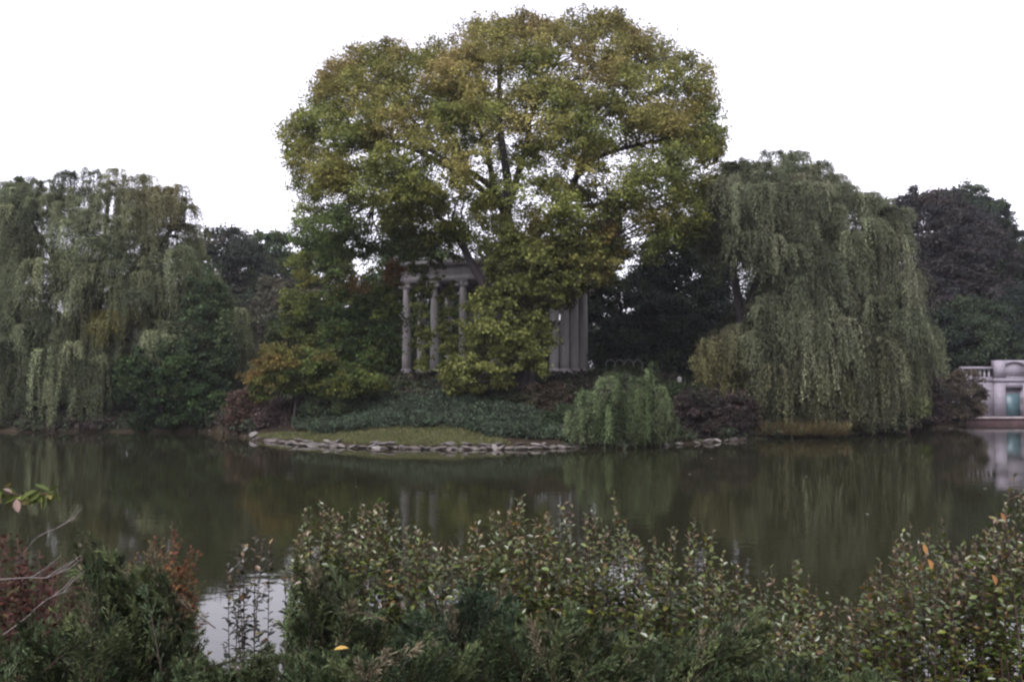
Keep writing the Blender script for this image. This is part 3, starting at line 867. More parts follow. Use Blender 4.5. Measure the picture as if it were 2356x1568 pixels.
shrubs = [
    ('leafy_shrub', 'reddish-brown shrub at the left end of the stone edging', [(528, 985), (532, 920), (555, 890), (590, 895), (612, 930), (605, 985)], 50.5, 1.0, RB, 71, 60),
    ('leafy_shrub', 'dusty pink-brown shrub beneath the golden tree', [(590, 985), (600, 950), (640, 920), (672, 925), (684, 960), (680, 990)], 49.5, 0.9, [(0.082, 0.060, 0.054), (0.070, 0.052, 0.046), (0.058, 0.046, 0.040)], 72, 50),
    ('leafy_shrub', 'dark green shrub beside the golden tree trunk', [(690, 975), (692, 930), (740, 900), (800, 905), (815, 950), (790, 975)], 48.0, 1.2, DS, 73, 70),
    ('leafy_shrub', 'dark shrub between the golden tree and the temple steps', [(795, 965), (800, 900), (850, 875), (905, 880), (925, 930), (900, 960)], 50.0, 1.3, DS, 74, 80),
    ('leafy_shrub', 'olive shrub at the left foot of the temple steps', [(880, 930), (885, 885), (930, 866), (985, 872), (995, 920), (960, 940)], 53.5, 1.1, OL, 75, 70),
    ('leafy_shrub', 'olive shrub below the second temple column', [(975, 935), (985, 880), (1030, 862), (1070, 885), (1085, 930), (1030, 945)], 53.0, 1.1, OL, 76, 70),
    ('leafy_shrub', 'grey-green shrub below the drooping maple branches', [(1070, 980), (1075, 920), (1120, 900), (1180, 912), (1200, 960), (1180, 990)], 49.0, 1.1, DS, 77, 80),
    ('leafy_shrub', 'dark reddish shrub below the right temple columns', [(1185, 975), (1190, 905), (1240, 880), (1300, 890), (1325, 930), (1320, 985)], 48.5, 1.3, [(0.048, 0.037, 0.026), (0.040, 0.034, 0.023), (0.036, 0.038, 0.021)], 78, 80),
    ('leafy_shrub', 'dark green shrub just left of the weeping shrub', [(1255, 1005), (1260, 955), (1300, 930), (1345, 945), (1350, 1005)], 45.0, 0.9, DS, 79, 60),
    ('leafy_shrub', 'deep red-brown shrub just right of the weeping shrub', [(1555, 1010), (1550, 930), (1590, 890), (1640, 905), (1660, 960), (1650, 1012)], 46.5, 1.2, RD, 80, 80),
    ('leafy_shrub', 'deep red-brown shrub at the right willow trunk', [(1635, 1008), (1640, 930), (1680, 900), (1725, 915), (1740, 960), (1730, 1004)], 48.0, 1.2, RD, 81, 80),
    ('leafy_shrub', 'brownish shrub against the balustraded building wall', [(2150, 965), (2140, 905), (2165, 868), (2205, 850), (2245, 860), (2268, 905), (2262, 945), (2230, 966)], 59.5, 1.2, [(0.060, 0.050, 0.034), (0.048, 0.042, 0.032), (0.070, 0.056, 0.040)], 82, 90),
    ('leafy_shrub', 'reddish shrub between the right willow and the building', [(2085, 975), (2085, 900), (2110, 858), (2150, 850), (2178, 900), (2172, 970)], 58.0, 1.2, [(0.044, 0.032, 0.031), (0.038, 0.030, 0.028), (0.034, 0.032, 0.026)], 83, 80),
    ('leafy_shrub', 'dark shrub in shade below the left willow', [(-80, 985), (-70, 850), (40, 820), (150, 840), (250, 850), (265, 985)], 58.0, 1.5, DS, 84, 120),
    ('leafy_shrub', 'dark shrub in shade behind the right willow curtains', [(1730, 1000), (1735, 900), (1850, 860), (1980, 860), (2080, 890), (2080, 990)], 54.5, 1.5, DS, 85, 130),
    ('leafy_shrub', 'low dark shrub right of the temple steps', [(1330, 930), (1335, 870), (1380, 846), (1440, 848), (1490, 848), (1500, 930)], 54.5, 1.2, DS, 86, 70),
    ('leafy_shrub', 'low dark shrub below the scalloped fence', [(1500, 945), (1505, 895), (1560, 880), (1610, 890), (1640, 940)], 52.5, 1.2, DS, 87, 70),
]
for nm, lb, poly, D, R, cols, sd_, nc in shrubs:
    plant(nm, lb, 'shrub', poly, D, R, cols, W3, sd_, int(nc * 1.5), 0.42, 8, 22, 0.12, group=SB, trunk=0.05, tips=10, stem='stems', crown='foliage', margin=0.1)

# bright strap-leaved plant beside the building shrub
rng = np.random.default_rng(90)
bp_ = P(2085, 955, 55.5)
root = empty('strap_leaf_plant', (bp_[0], 55.5, float(gh(bp_[0], 55.5))))
tag(root, 'bright green arching strap-leaved plant between the right willow and brown shrub', 'plant', SB)
n = 500
st = P(rng.uniform(2075, 2120, n), rng.uniform(915, 950, n), rng.uniform(55, 56.2, n))
leaves('foliage', st, np.stack([rng.normal(0.75, 0.5, n), rng.normal(-0.3, 0.4, n), rng.normal(0.0, 0.3, n)], -1), rng.normal(0, 0.4, (n, 3)) + [0, 0, 1],
       rng.uniform(0.4, 1.0, n), 0.10, np.array([0.085, 0.115, 0.022]) * np.exp(rng.normal(0, 0.3, (n, 1))), M_LEAF, root)
mb = MB()
for i in range(8):
    q = st[i]
    mb.tube([np.array(root.location) - [0, 0, 0.1], (np.array(root.location) + q) / 2 + [0, 0, 0.2], q], [0.03, 0.025, 0.015], 5)
mb.build('stems', M_STEM, root)

# tufts of orange-brown grass at the foot of the right willow
for i, (x0, x1, D, lb) in enumerate([(1735, 1810, 48.3, 'tawny ornamental grass clump at the left foot of the willow curtains'),
                                     (1800, 1880, 48.0, 'tawny ornamental grass clump in the middle below the willow curtains'),
                                     (1870, 1950, 48.2, 'orange ornamental grass clump at the right foot of the willow curtains')]):
    rng = np.random.default_rng(95 + i)
    c = P((x0 + x1) / 2, 990, D)
    root = empty('ornamental_grass', (c[0], D, float(gh(c[0], D))))
    tag(root, lb, 'grass clump', 'ornamental grasses under the willow')
    n = 600
    px = rng.uniform(x0, x1, n)
    st = P(px, rng.uniform(992, 1003, n), D + rng.uniform(-0.6, 0.6, n))
    leaves('blades', st, np.stack([rng.normal(0, 0.5, n), rng.normal(-0.1, 0.4, n), rng.uniform(0.5, 1, n)], -1), rng.normal(0, 1, (n, 3)), rng.uniform(0.35, 1.0, n), 0.045,
           palette(rng, n, [(0.070, 0.058, 0.026), (0.052, 0.050, 0.023), (0.080, 0.056, 0.025)], W3, 0.25), M_LEAF, root)


def scatter_on_ground(rng, poly, n, D0, D1):
    """plan positions whose ground point is seen inside poly"""
    X = []
    a = np.array(poly, float)
    c = 0
    while c < n:
        y = rng.uniform(D0, D1, n * 4)
        x = (rng.uniform(a[:, 0].min(), a[:, 0].max(), n * 4) - CX) / F * y
        z = gh(x, y)
        px, py = PX(np.stack([x, y, z], -1))
        k = inside(poly, px, py)
        X.append(np.stack([x, y, z], -1)[k])
        c += k.sum()
    return np.concatenate(X)[:n]


# spreading blue-green ground cover on the slope, lawn strip
rng = np.random.default_rng(101)
GC = [(675, 992), (720, 965), (830, 945), (900, 925), (1000, 915), (1120, 925), (1230, 960), (1300, 990), (1310, 1012), (1130, 1006), (1060, 985), (880, 984), (760, 998)]
cen = scatter_on_ground(rng, GC, 420, 42, 55)
cen[:, 2] += rng.uniform(0.15, 0.40, len(cen))
cc = palette(rng, len(cen), [(0.032, 0.046, 0.028), (0.042, 0.058, 0.036), (0.024, 0.034, 0.020)], W3)
lp, d, nr, LL, WW, lc = clump_leaves(rng, cen, np.tile([0, -0.4, 0.8], (len(cen), 1)), 0.5, 8, 24, 0.16, cc, flat=0.4, wr=0.4)
tag(leaves('ground_cover', lp, d, nr, LL, WW, lc, M_DULL, None), 'blue-green spreading ground cover on the slope below the temple', 'ground cover', kind='stuff')
LWN = [(560, 1003), (640, 996), (760, 994), (880, 980), (1060, 982), (1140, 1004), (1180, 1022), (1010, 1026), (830, 1022), (690, 1014), (600, 1006)]
pts = scatter_on_ground(rng, LWN, 26000, 40.5, 50)
n = len(pts)
tag(leaves('grass', pts, rng.normal(0, 0.5, (n, 3)) + [0, 0, 0.8], rng.normal(0, 1, (n, 3)), rng.uniform(0.08, 0.2, n), 0.03,
           palette(rng, n, [(0.076, 0.084, 0.032), (0.056, 0.070, 0.026), (0.098, 0.090, 0.040), (0.070, 0.058, 0.034)], [4, 3, 2, 1.5], 0.3), M_DULL, None),
    'strip of yellowish grass along the stone edging', 'grass', kind='stuff')
# low tangled undergrowth closing the banks
UG = []
for X0, X1, Y0, Y1, n in [(-60, -18, 53, 57, 420), (-60, -18, 57, 64, 400), (-20, -11, 49, 60, 420), (8, 36, 46, 50, 300), (8, 36, 50, 62, 420), (-10, 8, 49, 57, 260), (3, 9, 41.5, 47, 90)]:
    x = rng.uniform(X0, X1, n)
    y = rng.uniform(Y0, Y1, n)
    k = ~inside(shore, x, y) & (edge_dist(shore, x, y) > 0.02)
    UG.append(np.stack([x, y, gh(x, y) + 0.18], -1)[k])
UG = np.concatenate(UG)
cc = palette(rng, len(UG), [(0.024, 0.030, 0.018), (0.036, 0.028, 0.024), (0.030, 0.038, 0.020)], W3)
lp, d, nr, LL, WW, lc = clump_leaves(rng, UG, np.tile([0, -0.3, 0.8], (len(UG), 1)), 0.7, 7, 16, 0.18, cc, flat=0.6)
tag(leaves('undergrowth', lp, d, nr, LL, WW, lc, M_DULL, None), 'dark tangled undergrowth along the far bank', 'undergrowth', kind='stuff')
# the far-off wood closing the horizon
x = np.concatenate([rng.uniform(-150, 150, 900), rng.uniform(-150, 150, 500)])
y = rng.uniform(118, 150, 1400)
z = 1.0 + rng.random(1400) ** 0.7 * (9.0 + 3.0 * np.sin(x * 0.09) + 2.0 * np.sin(x * 0.23 + 1) + 0.035 * np.abs(x))
cen = np.stack([x, y, z], -1)
cc = palette(rng, 1400, [(0.026, 0.034, 0.024), (0.040, 0.036, 0.030), (0.034, 0.046, 0.028)], W3)
lp, d, nr, LL, WW, lc = clump_leaves(rng, cen, np.tile([0, -0.6, 0.6], (1400, 1)), 2.4, 9, 16, 0.55, cc)
tag(leaves('woods', lp, d, nr, LL, WW, lc, M_LEAF, None), 'dim wood closing the view behind the bank trees', 'woods', kind='stuff')

# ------------------------------------------------------------------ the temple
TH = math.radians(22)
SPC = 2.36
ZB = 3.72
t0 = P(1275, 865, 60)
temple = empty('stone_temple', (t0[0], 60.0, ZB))
temple.rotation_euler = (0, 0, -TH)         # local -x runs along the front, +y along the right side
tag(temple, 'grey stone temple of fluted columns half hidden behind the maple', 'temple')
LF, LS = 5 * SPC, 3 * SPC
mb = MB()
for i, (e, z0, z1) in enumerate([(0.62, -0.26, 0.0), (1.02, -0.52, -0.26), (1.42, -1.5, -0.52)]):
    mb.box(-LF - e, e, -e, LS + e, z0, z1)
mb.build('steps', M_STONE, temple, world=False)
mb = MB()
mb.box(-LF - 0.36, 0.36, -0.36, 0.36, 6.82, 7.28)
mb.box(-LF - 0.36, 0.36, LS - 0.36, LS + 0.36, 6.82, 7.28)
mb.box(-LF - 0.36, -LF + 0.36, 0.36, LS - 0.36, 6.82, 7.28)
mb.box(-0.36, 0.36, 0.36, LS - 0.36, 6.82, 7.28)
mb.box(-LF - 0.40, 0.40, -0.40, LS + 0.40, 7.28, 7.34)
mb.box(-LF - 0.34, 0.34, -0.34, LS + 0.34, 7.34, 7.86)
mb.build('entablature', M_STONE, temple, world=False)
mb = MB()
mb.box(-LF - 0.50, 0.50, -0.50, LS + 0.50, 7.86, 7.96)
k = int(LF / 0.24)
for i in range(k + 3):
    mb.box(-LF - 0.42 + i * 0.24, -LF - 0.30 + i * 0.24, -0.62, -0.50, 7.87, 7.96)
mb.box(-LF - 0.78, 0.78, -0.78, LS + 0.78, 7.96, 8.10)
mb.box(-LF - 0.86, 0.86, -0.86, LS + 0.86, 8.10, 8.20)
mb.build('cornice', M_STONE, temple, world=False)
mb = MB()
mb.box(-LF - 0.30, 0.30, -0.30, LS + 0.30, 8.20, 8.42)
mb.build('roof', M_STONE, temple, world=False)
for sx in (-LF - 0.6, 0.6):
    mb = MB()
    mb.lathe([(0.16, 8.2), (0.18, 8.3), (0.08, 8.38), (0.16, 8.52), (0.20, 8.66), (0.12, 8.82), (0.02, 8.92)], 10, (sx, -0.6, 0))
    mb.build('finial', M_STONE, temple, world=False)
mb = MB()
H = 6.82
mb.lathe([(0.34 - 0.07 * (t ** 1.6), 0.32 + t * (H - 0.32 - 0.45)) for t in np.linspace(0, 1, 9)], 40, flute=0.07)
col0 = mb.build('column', M_STONE, temple, world=False)
mb = MB()
mb.box(-0.46, 0.46, -0.46, 0.46, 0.0, 0.12)
mb.lathe([(0.44, 0.12), (0.46, 0.17), (0.44, 0.22), (0.38, 0.25), (0.41, 0.29), (0.36, 0.34)], 28)
mb.build('column_base', M_STONE, col0, world=False)
mb = MB()
mb.lathe([(0.29, H - 0.47), (0.31, H - 0.44), (0.33, H - 0.36), (0.38, H - 0.26), (0.40, H - 0.12)], 28)
for sx in (-0.38, 0.38):                       # volutes
    an = np.arange(16) * 2 * math.pi / 16
    for y0, y1 in ((-0.36, 0.36),):
        V = [(sx + 0.17 * math.cos(a), yy, H - 0.28 + 0.17 * math.sin(a)) for yy in (y0, y1) for a in an]
        mb.add(V, [(i, (i + 1) % 16, 16 + (i + 1) % 16, 16 + i) for i in range(16)] + [tuple(range(16))[::-1], tuple(range(16, 32))])
mb.box(-0.46, 0.46, -0.42, 0.42, H - 0.10, H - 0.003)
mb.build('capital', M_STONE, col0, world=False)
spots = [(-i * SPC, j * SPC) for i in range(6) for j in (0, 3)] + [(-i * SPC, j * SPC) for i in (0, 5) for j in (1, 2)]
for i, (x, y) in enumerate(spots):
    if i == 0:
        c = col0
    else:
        c = col0.copy()
        COL.objects.link(c)
        for ch in col0.children:
            q = ch.copy()
            COL.objects.link(q)
            q.parent = c
    c.location = (x, y, 0)

# ------------------------------------------------------------------ the pale building at the right edge
DB = 63.0


def bx(xv):
    return (xv - CX) / F * DB


def bz(yv):
    return float(P(2300, yv, DB)[2])


ZL = bz(958)
bld = empty('stone_pavilion', (bx(2332), DB, ZL))
tag(bld, 'pale limestone lakeside building with a balustrade and teal door', 'building')
mb = MB()
xl = bx(2289)
xr = bx(2375)
xa, xb = bx(2312), bx(2352)          # door opening
zt, zd = bz(828), bz(892)
xw = bx(2215)
mb.box(xw, xl, DB + 0.25, DB + 6, ZL, bz(877))                       # left wing
mb.box(xr, xr + 8, DB + 0.25, DB + 6, ZL, bz(877))                   # right wing
mb.box(xl, xa, DB, DB + 6, ZL, bz(878))
mb.box(xb, xr, DB, DB + 6, ZL, bz(878))
mb.box(xa, xb, DB, DB + 6, zd, bz(878))
mb.box(xa, xb, DB + 0.5, DB + 6, ZL, zd)
mb.build('wall', M_BLOCK, bld)
mb = MB()
mb.box(xl - 0.06, xr + 0.06, DB - 0.06, DB + 0.62, bz(878), bz(870))
mb.box(xw, xl - 0.06, DB + 0.19, DB + 6.06, bz(877), bz(870))
mb.box(xr + 0.06, xr + 8, DB + 0.19, DB + 6.06, bz(877), bz(870))
mb.build('cornice', M_BLOCK, bld)
mb = MB()                                                             # parapet block with an arched sunk panel
pa, pb = bx(2313), bx(2357)
z0, z1 = bz(870), zt
zs, zp = bz(866), bz(840)
mb.box(xl, pa, DB, DB + 0.5, z0, z1)
mb.box(pb, xr, DB, DB + 0.5, z0, z1)
mb.box(pa, pb, DB + 0.14, DB + 0.5, z0, z1)
mb.box(pa, pb, DB, DB + 0.14, z0, zs)
arc = [(pa + (pb - pa) * t, zp + (bz(834) - zp) * math.sin(math.pi * t)) for t in np.linspace(0, 1, 13)]
for (u0, w0), (u1, w1) in zip(arc[:-1], arc[1:]):
    V = [(u0, DB, w0), (u1, DB, w1), (u1, DB, z1), (u0, DB, z1), (u0, DB + 0.14, w0), (u1, DB + 0.14, w1), (u1, DB + 0.14, z1), (u0, DB + 0.14, z1)]
    mb.add(V, [(0, 1, 2, 3), (0, 4, 5, 1), (3, 2, 6, 7)])
mb.build('parapet', M_BLOCK, bld)
mb = MB()
for s0, s1 in ((xw, xl - 0.002), (xr + 0.002, xr + 8)):
    mb.box(s0, s1, DB + 0.28, DB + 0.62, bz(849), bz(843))
    mb.box(s0, s1, DB + 0.28, DB + 0.62, bz(870), bz(866.5))
    mb.box(s0, s0 + 0.35, DB + 0.30, DB + 0.60, bz(866.5), bz(849))
rail = mb.build('balustrade', M_BLOCK, bld)
hb = bz(849) - bz(866.5)
mb = MB()
mb.lathe([(0.085, 0), (0.085, 0.08 * hb), (0.05, 0.14 * hb), (0.10, 0.34 * hb), (0.085, 0.46 * hb), (0.045, 0.72 * hb), (0.05, 0.84 * hb), (0.085, 0.9 * hb), (0.085, hb)], 10)
b0 = None
for s0, s1 in ((xw + 0.5, xl - 0.1), (xr + 0.25, xr + 8)):
    u = s0
    while u < s1:
        if b0 is None:
            b0 = mb.build('baluster', M_BLOCK, rail, world=False)
            b = b0
        else:
            b = b0.copy()
            COL.objects.link(b)
        b.location = (u - bld.location[0], DB + 0.45 - bld.location[1], bz(866.5) - bld.location[2])
        u += 0.33
mb = MB()
mb.box(xa + 0.10, xb - 0.10, DB + 0.30, DB + 0.36, ZL + 0.02, zd - 0.42)
door = mb.build('door', M_DOOR, bld)
mb = MB()
mb.box(xa + 0.003, xa + 0.10, DB + 0.26, DB + 0.40, ZL, zd)
mb.box(xb - 0.10, xb - 0.003, DB + 0.26, DB + 0.40, ZL, zd)
mb.box(xa + 0.10, xb - 0.10, DB + 0.26, DB + 0.40, zd - 0.10, zd - 0.003)
mb.box(xa + 0.10, xb - 0.10, DB + 0.28, DB + 0.38, zd - 0.42, zd - 0.36)
xm = (xa + xb) / 2
mb.box(xm - 0.02, xm + 0.02, DB + 0.27, DB + 0.30, ZL + 0.02, zd - 0.42)
mb.build('door_frame', M_DARK, door)
mb = MB()
mb.box(xa + 0.10, xb - 0.10, DB + 0.34, DB + 0.36, zd - 0.36, zd - 0.10)
mb.build('transom', M_DARK, door)
tag(door, 'teal weathered metal door')
root = empty('retaining_wall', (bx(2300), DB - 0.5, 0))
tag(root, 'low dark red brick retaining wall along the water below the pale building', 'wall')
mb = MB()
mb.box(bx(2215), xr + 12, DB - 0.36, DB + 0.2, -0.8, ZL - 0.14)
mb.build('brickwork', M_RED, root)
mb = MB()
mb.box(bx(2212), xr + 12, DB - 0.46, DB + 6.5, ZL - 0.14, ZL - 0.004)
mb.build('coping', M_LEDGE, root)

# ------------------------------------------------------------------ scalloped fence and headstones right of the temple
DF = 58.0
fa = P(1392, 836, DF)
root = empty('scalloped_fence', (fa[0], DF, float(fa[2]) - 0.5))
tag(root, 'low grey fence with four pointed scallops behind the weeping shrub', 'fence')
mb = MB()
for i in range(5):
    x0 = 1394 + i * 21
    q = P(x0, 836, DF)
    gz = float(gh(q[0], DF))
    mb.box(q[0] - 0.035, q[0] + 0.035, DF - 0.035, DF + 0.035, gz - 0.2, q[2] + 0.05)
mb.build('posts', M_FENCE, root)
for i in range(4):
    pts = [P(1394 + i * 21 + 21 * t, 835 - 9 * (1 - abs(2 * t - 1)) ** 0.7, DF) for t in np.linspace(0, 1, 9)]
    mb = MB()
    mb.tube(pts, 0.04, 6)
    mb.build('scallop', M_FENCE, root, True)
for (x, y, D, hh, ww, lb) in [(1563, 866, 56, 0.4, 0.26, 'small pale rounded headstone left of the drooping willow boughs'),
                              (1691, 880, 55.5, 0.4, 0.24, 'pale narrow headstone glimpsed beneath the willow boughs')]:
    q = P(x, y, D)
    mb = MB()
    prof = [(-ww / 2, -hh - 0.6), (ww / 2, -hh - 0.6), (ww / 2, -0.12)] + [(ww / 2 * math.cos(a), -0.12 + ww / 2 * math.sin(a)) for a in np.linspace(0.2, math.pi - 0.2, 9)] + [(-ww / 2, -0.12)]
    k = len(prof)
    V = [(q[0] + u, D + yy, q[2] + v) for yy in (-0.08, 0.08) for u, v in prof]
    mb.add(V, [tuple(range(k)), tuple(range(2 * k - 1, k - 1, -1))] + [(i, k + i, k + (i + 1) % k, (i + 1) % k) for i in range(k)])
    tag(mb.build('headstone', M_HEAD), lb, 'headstone', 'headstones on the far bank')

# ------------------------------------------------------------------ stones edging the bank
def rock_mesh(seed, mat):
    rng = np.random.default_rng(seed)
    import bmesh
    bm = bmesh.new()
    bmesh.ops.create_icosphere(bm, subdivisions=2, radius=0.5)
    ax = rng.normal(0, 1, (9, 3))
    ax = unit(ax)
    off = rng.uniform(0.26, 0.44, 9)
    for v in bm.verts:
        p = np.array(v.co)
        for a, o in zip(ax, off):
            t = p @ a - o
            if t > 0:
                p = p - a * t
        v.co = Vector(p * (1 + rng.normal(0, 0.02)))
    me = bpy.data.meshes.new('shore_rock')
    bm.to_mesh(me)
    bm.free()
    me.materials.append(mat)
    return me


RM = [rock_mesh(200 + i, M_ROCK) for i in range(8)] + [rock_mesh(220 + i, M_ROCKW) for i in range(4)]
rng = np.random.default_rng(230)
RG = 'stones edging the far bank'
sh = np.array(shore[:19])


def along(xpix, inset):
    """point of the shoreline under view column xpix, moved inland"""
    u = (xpix - CX) / F
    for a, b in zip(sh[:-1], sh[1:]):
        ua, ub = a[0] / a[1], b[0] / b[1]
        if ua <= u <= ub:
            t = (u - ua) / (ub - ua)
            p = a + (b - a) * t
            nrm = np.array([-(b - a)[1], (b - a)[0]])
            nrm /= np.linalg.norm(nrm)
            return p + nrm * inset
    return None


def rock(xpix, inset, z, sx, sy, sz, me, label):
    p = along(xpix, inset)
    if p is None:
        return
    o = bpy.data.objects.new('shore_rock', me)
    COL.objects.link(o)
    o.location = (p[0], p[1], z)
    o.rotation_euler = (rng.normal(0, 0.2), rng.normal(0, 0.2), rng.uniform(-0.5, 0.5) + (3.14 if rng.random() < 0.5 else 0))
    o.scale = (sx, sy, sz)
    tag(o, label, 'rock', RG)


x = 462.0
while x < 1335:
    s = rng.uniform(0.25, 0.7)
    thin = 0.6 if x < 560 else 1.0
    rock(x, rng.uniform(-0.02, 0.18), rng.uniform(0.03, 0.10), s * 1.25, rng.uniform(0.35, 0.6), rng.uniform(0.12, 0.25) * thin, RM[rng.integers(0, 8)] if rng.random() < 0.86 else RM[rng.integers(8, 12)],
         'rough grey stone in the low edging row along the waterline')
    if rng.random() < 0.35:
        s2 = rng.uniform(0.3, 0.7)
        rock(x + rng.uniform(-6, 6), rng.uniform(0.3, 0.55), rng.uniform(0.20, 0.28), s2 * 1.3, 0.35, rng.uniform(0.10, 0.2) * thin, RM[rng.integers(0, 9)],
             'rough pale stone in the upper edging row beside the grass')
    x += s * 24 + 5
rock(587, 0.05, 0.22, 0.62, 0.5, 0.42, RM[8], 'brightest white stone near the left end of the edging')
for x, s, z, m_, lb in [(1562, 0.5, 0.12, 9, 'pale oval stone at the waterline just right of the weeping shrub'), (1536, 0.4, 0.1, 10, 'flat pale stone touching the weeping shrub'),
                        (1626, 0.75, 0.18, 2, 'long pinkish stone between weeping shrub and willow'), (1650, 0.5, 0.18, 11, 'short pink stone next to the long pinkish one'),
                        (1690, 0.7, 0.15, 5, 'flat stone at the left edge of the willow curtains'), (1712, 0.5, 0.15, 3, 'small grey stone under the willow curtains'),
                        (1600, 0.5, 0.1, 4, 'dark half-sunk stone in the gap by the red-brown shrub'), (1670, 0.45, 0.1, 6, 'dark low stone between two paler stones')]:
    rock(x, 0.1, z * 0.6, s * 0.95, 0.4, s * 0.42, RM[m_], lb)
rock(2078, 0.3, 0.15, 0.8, 0.5, 0.35, RM[9], 'pale stone at the shore near the strap-leaved plant')

# ------------------------------------------------------------------ near bank planting
def topline(tl, x):
    tl = np.array(tl, float)
    return np.interp(x, tl[:, 0], tl[:, 1])


def stem_shrub(name, label, tl, D0, D1, nst, seed, cols, wts, L, group, mat, base_x=None, spacing=0.030, side=3, fill=0.55, lean=(0, 0), stem_mat=None, wr=0.5, wob=0.03,
               top_cols=None, bottom=1600, shape=OVAL, srad=0.006, up=0.9):
    """upright stems ending along the topline, leaves set alternately on stems and side twigs"""
    rng = np.random.default_rng(seed)
    tl = np.array(tl, float)
    xa, xb = tl[0, 0], tl[-1, 0]
    xm = base_x if base_x is not None else (xa + xb) / 2
    Dm = (D0 + D1) / 2
    bX = P(xm, 1500, Dm)[0]
    root = empty(name, (bX, Dm, float(gh(bX, Dm))))
    tag(root, label, 'shrub', group)
    mb = MB()
    pos, dr, nr, lc, LL = [], [], [], [], []

    def dress(path, spc, n0, tip):
        seg = np.linalg.norm(np.diff(path, axis=0), axis=1)
        cum = np.concatenate([[0], np.cumsum(seg)])
        s = np.arange(n0 * cum[-1], cum[-1], spc)
        if not len(s):
            return
        p = np.stack([np.interp(s, cum, path[:, i]) for i in range(3)], -1)
        ax = unit(path[-1] - path[0])
        k = len(s)
        a = np.arange(k) * 2.4 + rng.uniform(0, 6.28)
        h = np.stack([np.cos(a), np.sin(a), np.zeros(k)], -1)
        f = s / cum[-1]
        d = h + ax * (0.25 + 0.6 * f[:, None] ** 3) + rng.normal(0, 0.25, (k, 3))
        n_ = np.array([0, 0, up]) + rng.normal(0, 0.42, (k, 3)) - h * 0.15
        c = palette(rng, k, cols, wts, 0.25)
        if top_cols is not None:
            w = (rng.random(k) < 0.4 * f ** 3)
            c[w] = palette(rng, int(w.sum()), top_cols, [1] * len(top_cols), 0.25)
        pos.append(p)
        dr.append(d)
        nr.append(n_)
        lc.append(c)
        LL.append(L * rng.uniform(0.6, 1.25, k) * (1 - 0.35 * f ** 4))

    for i in range(nst):
        x = rng.uniform(xa, xb)
        ty = topline(tl, x) + (rng.random() ** 1.4) * fill * (bottom - topline(tl, x)) * (0 if i < len(tl) * 2 else 1)
        if i < len(tl):
            x, ty = tl[i]
        D = rng.uniform(D0, D1)
        tip = P(x, ty, D)
        bxm = xm + (x - xm) * 0.55
        base = P(bxm + lean[0], 1500, D + lean[1])
        base = np.array([base[0], D + lean[1] + rng.normal(0, 0.1), 0])
        base[2] = gh(base[0], base[1])
        if tip[2] < base[2] + 0.15:
            continue
        h = tip[2] - base[2]
        mid = base * 0.5 + tip * 0.5 + np.array([(tip[0] - base[0]) * 0.15, 0, 0.02]) + rng.normal(0, wob, 3) * h
        path = spline([base, mid, tip], 9)
        mb.tube(path, np.linspace(srad, srad * 0.35, 9), 5)
        dress(path, spacing, 0.35, tip)
        for j in range(side):
            f = rng.uniform(0.35, 0.9)
            s = path[int(f * 8)]
            a = rng.uniform(0, 6.28)
            ln = rng.uniform(0.12, 0.32) * (1.15 - f * 0.6)
            e = s + np.array([math.cos(a) * 0.6, math.sin(a) * 0.6, 0.75]) * ln
            sp2 = spline([s, (s + e) / 2 + np.array([math.cos(a), math.sin(a), -0.2]) * ln * 0.12, e], 5)
            mb.tube(sp2, np.linspace(srad * 0.5, srad * 0.25, 5), 4)
            dress(sp2, spacing, 0.1, e)
    q = [np.concatenate(z) for z in (pos, dr, nr, LL, lc)]
    leaves('foliage', q[0], q[1], q[2], q[3], q[3] * wr, q[4], mat, root, shape)
    mb.build('stems', stem_mat or M_STEM, root)
    return len(q[0])


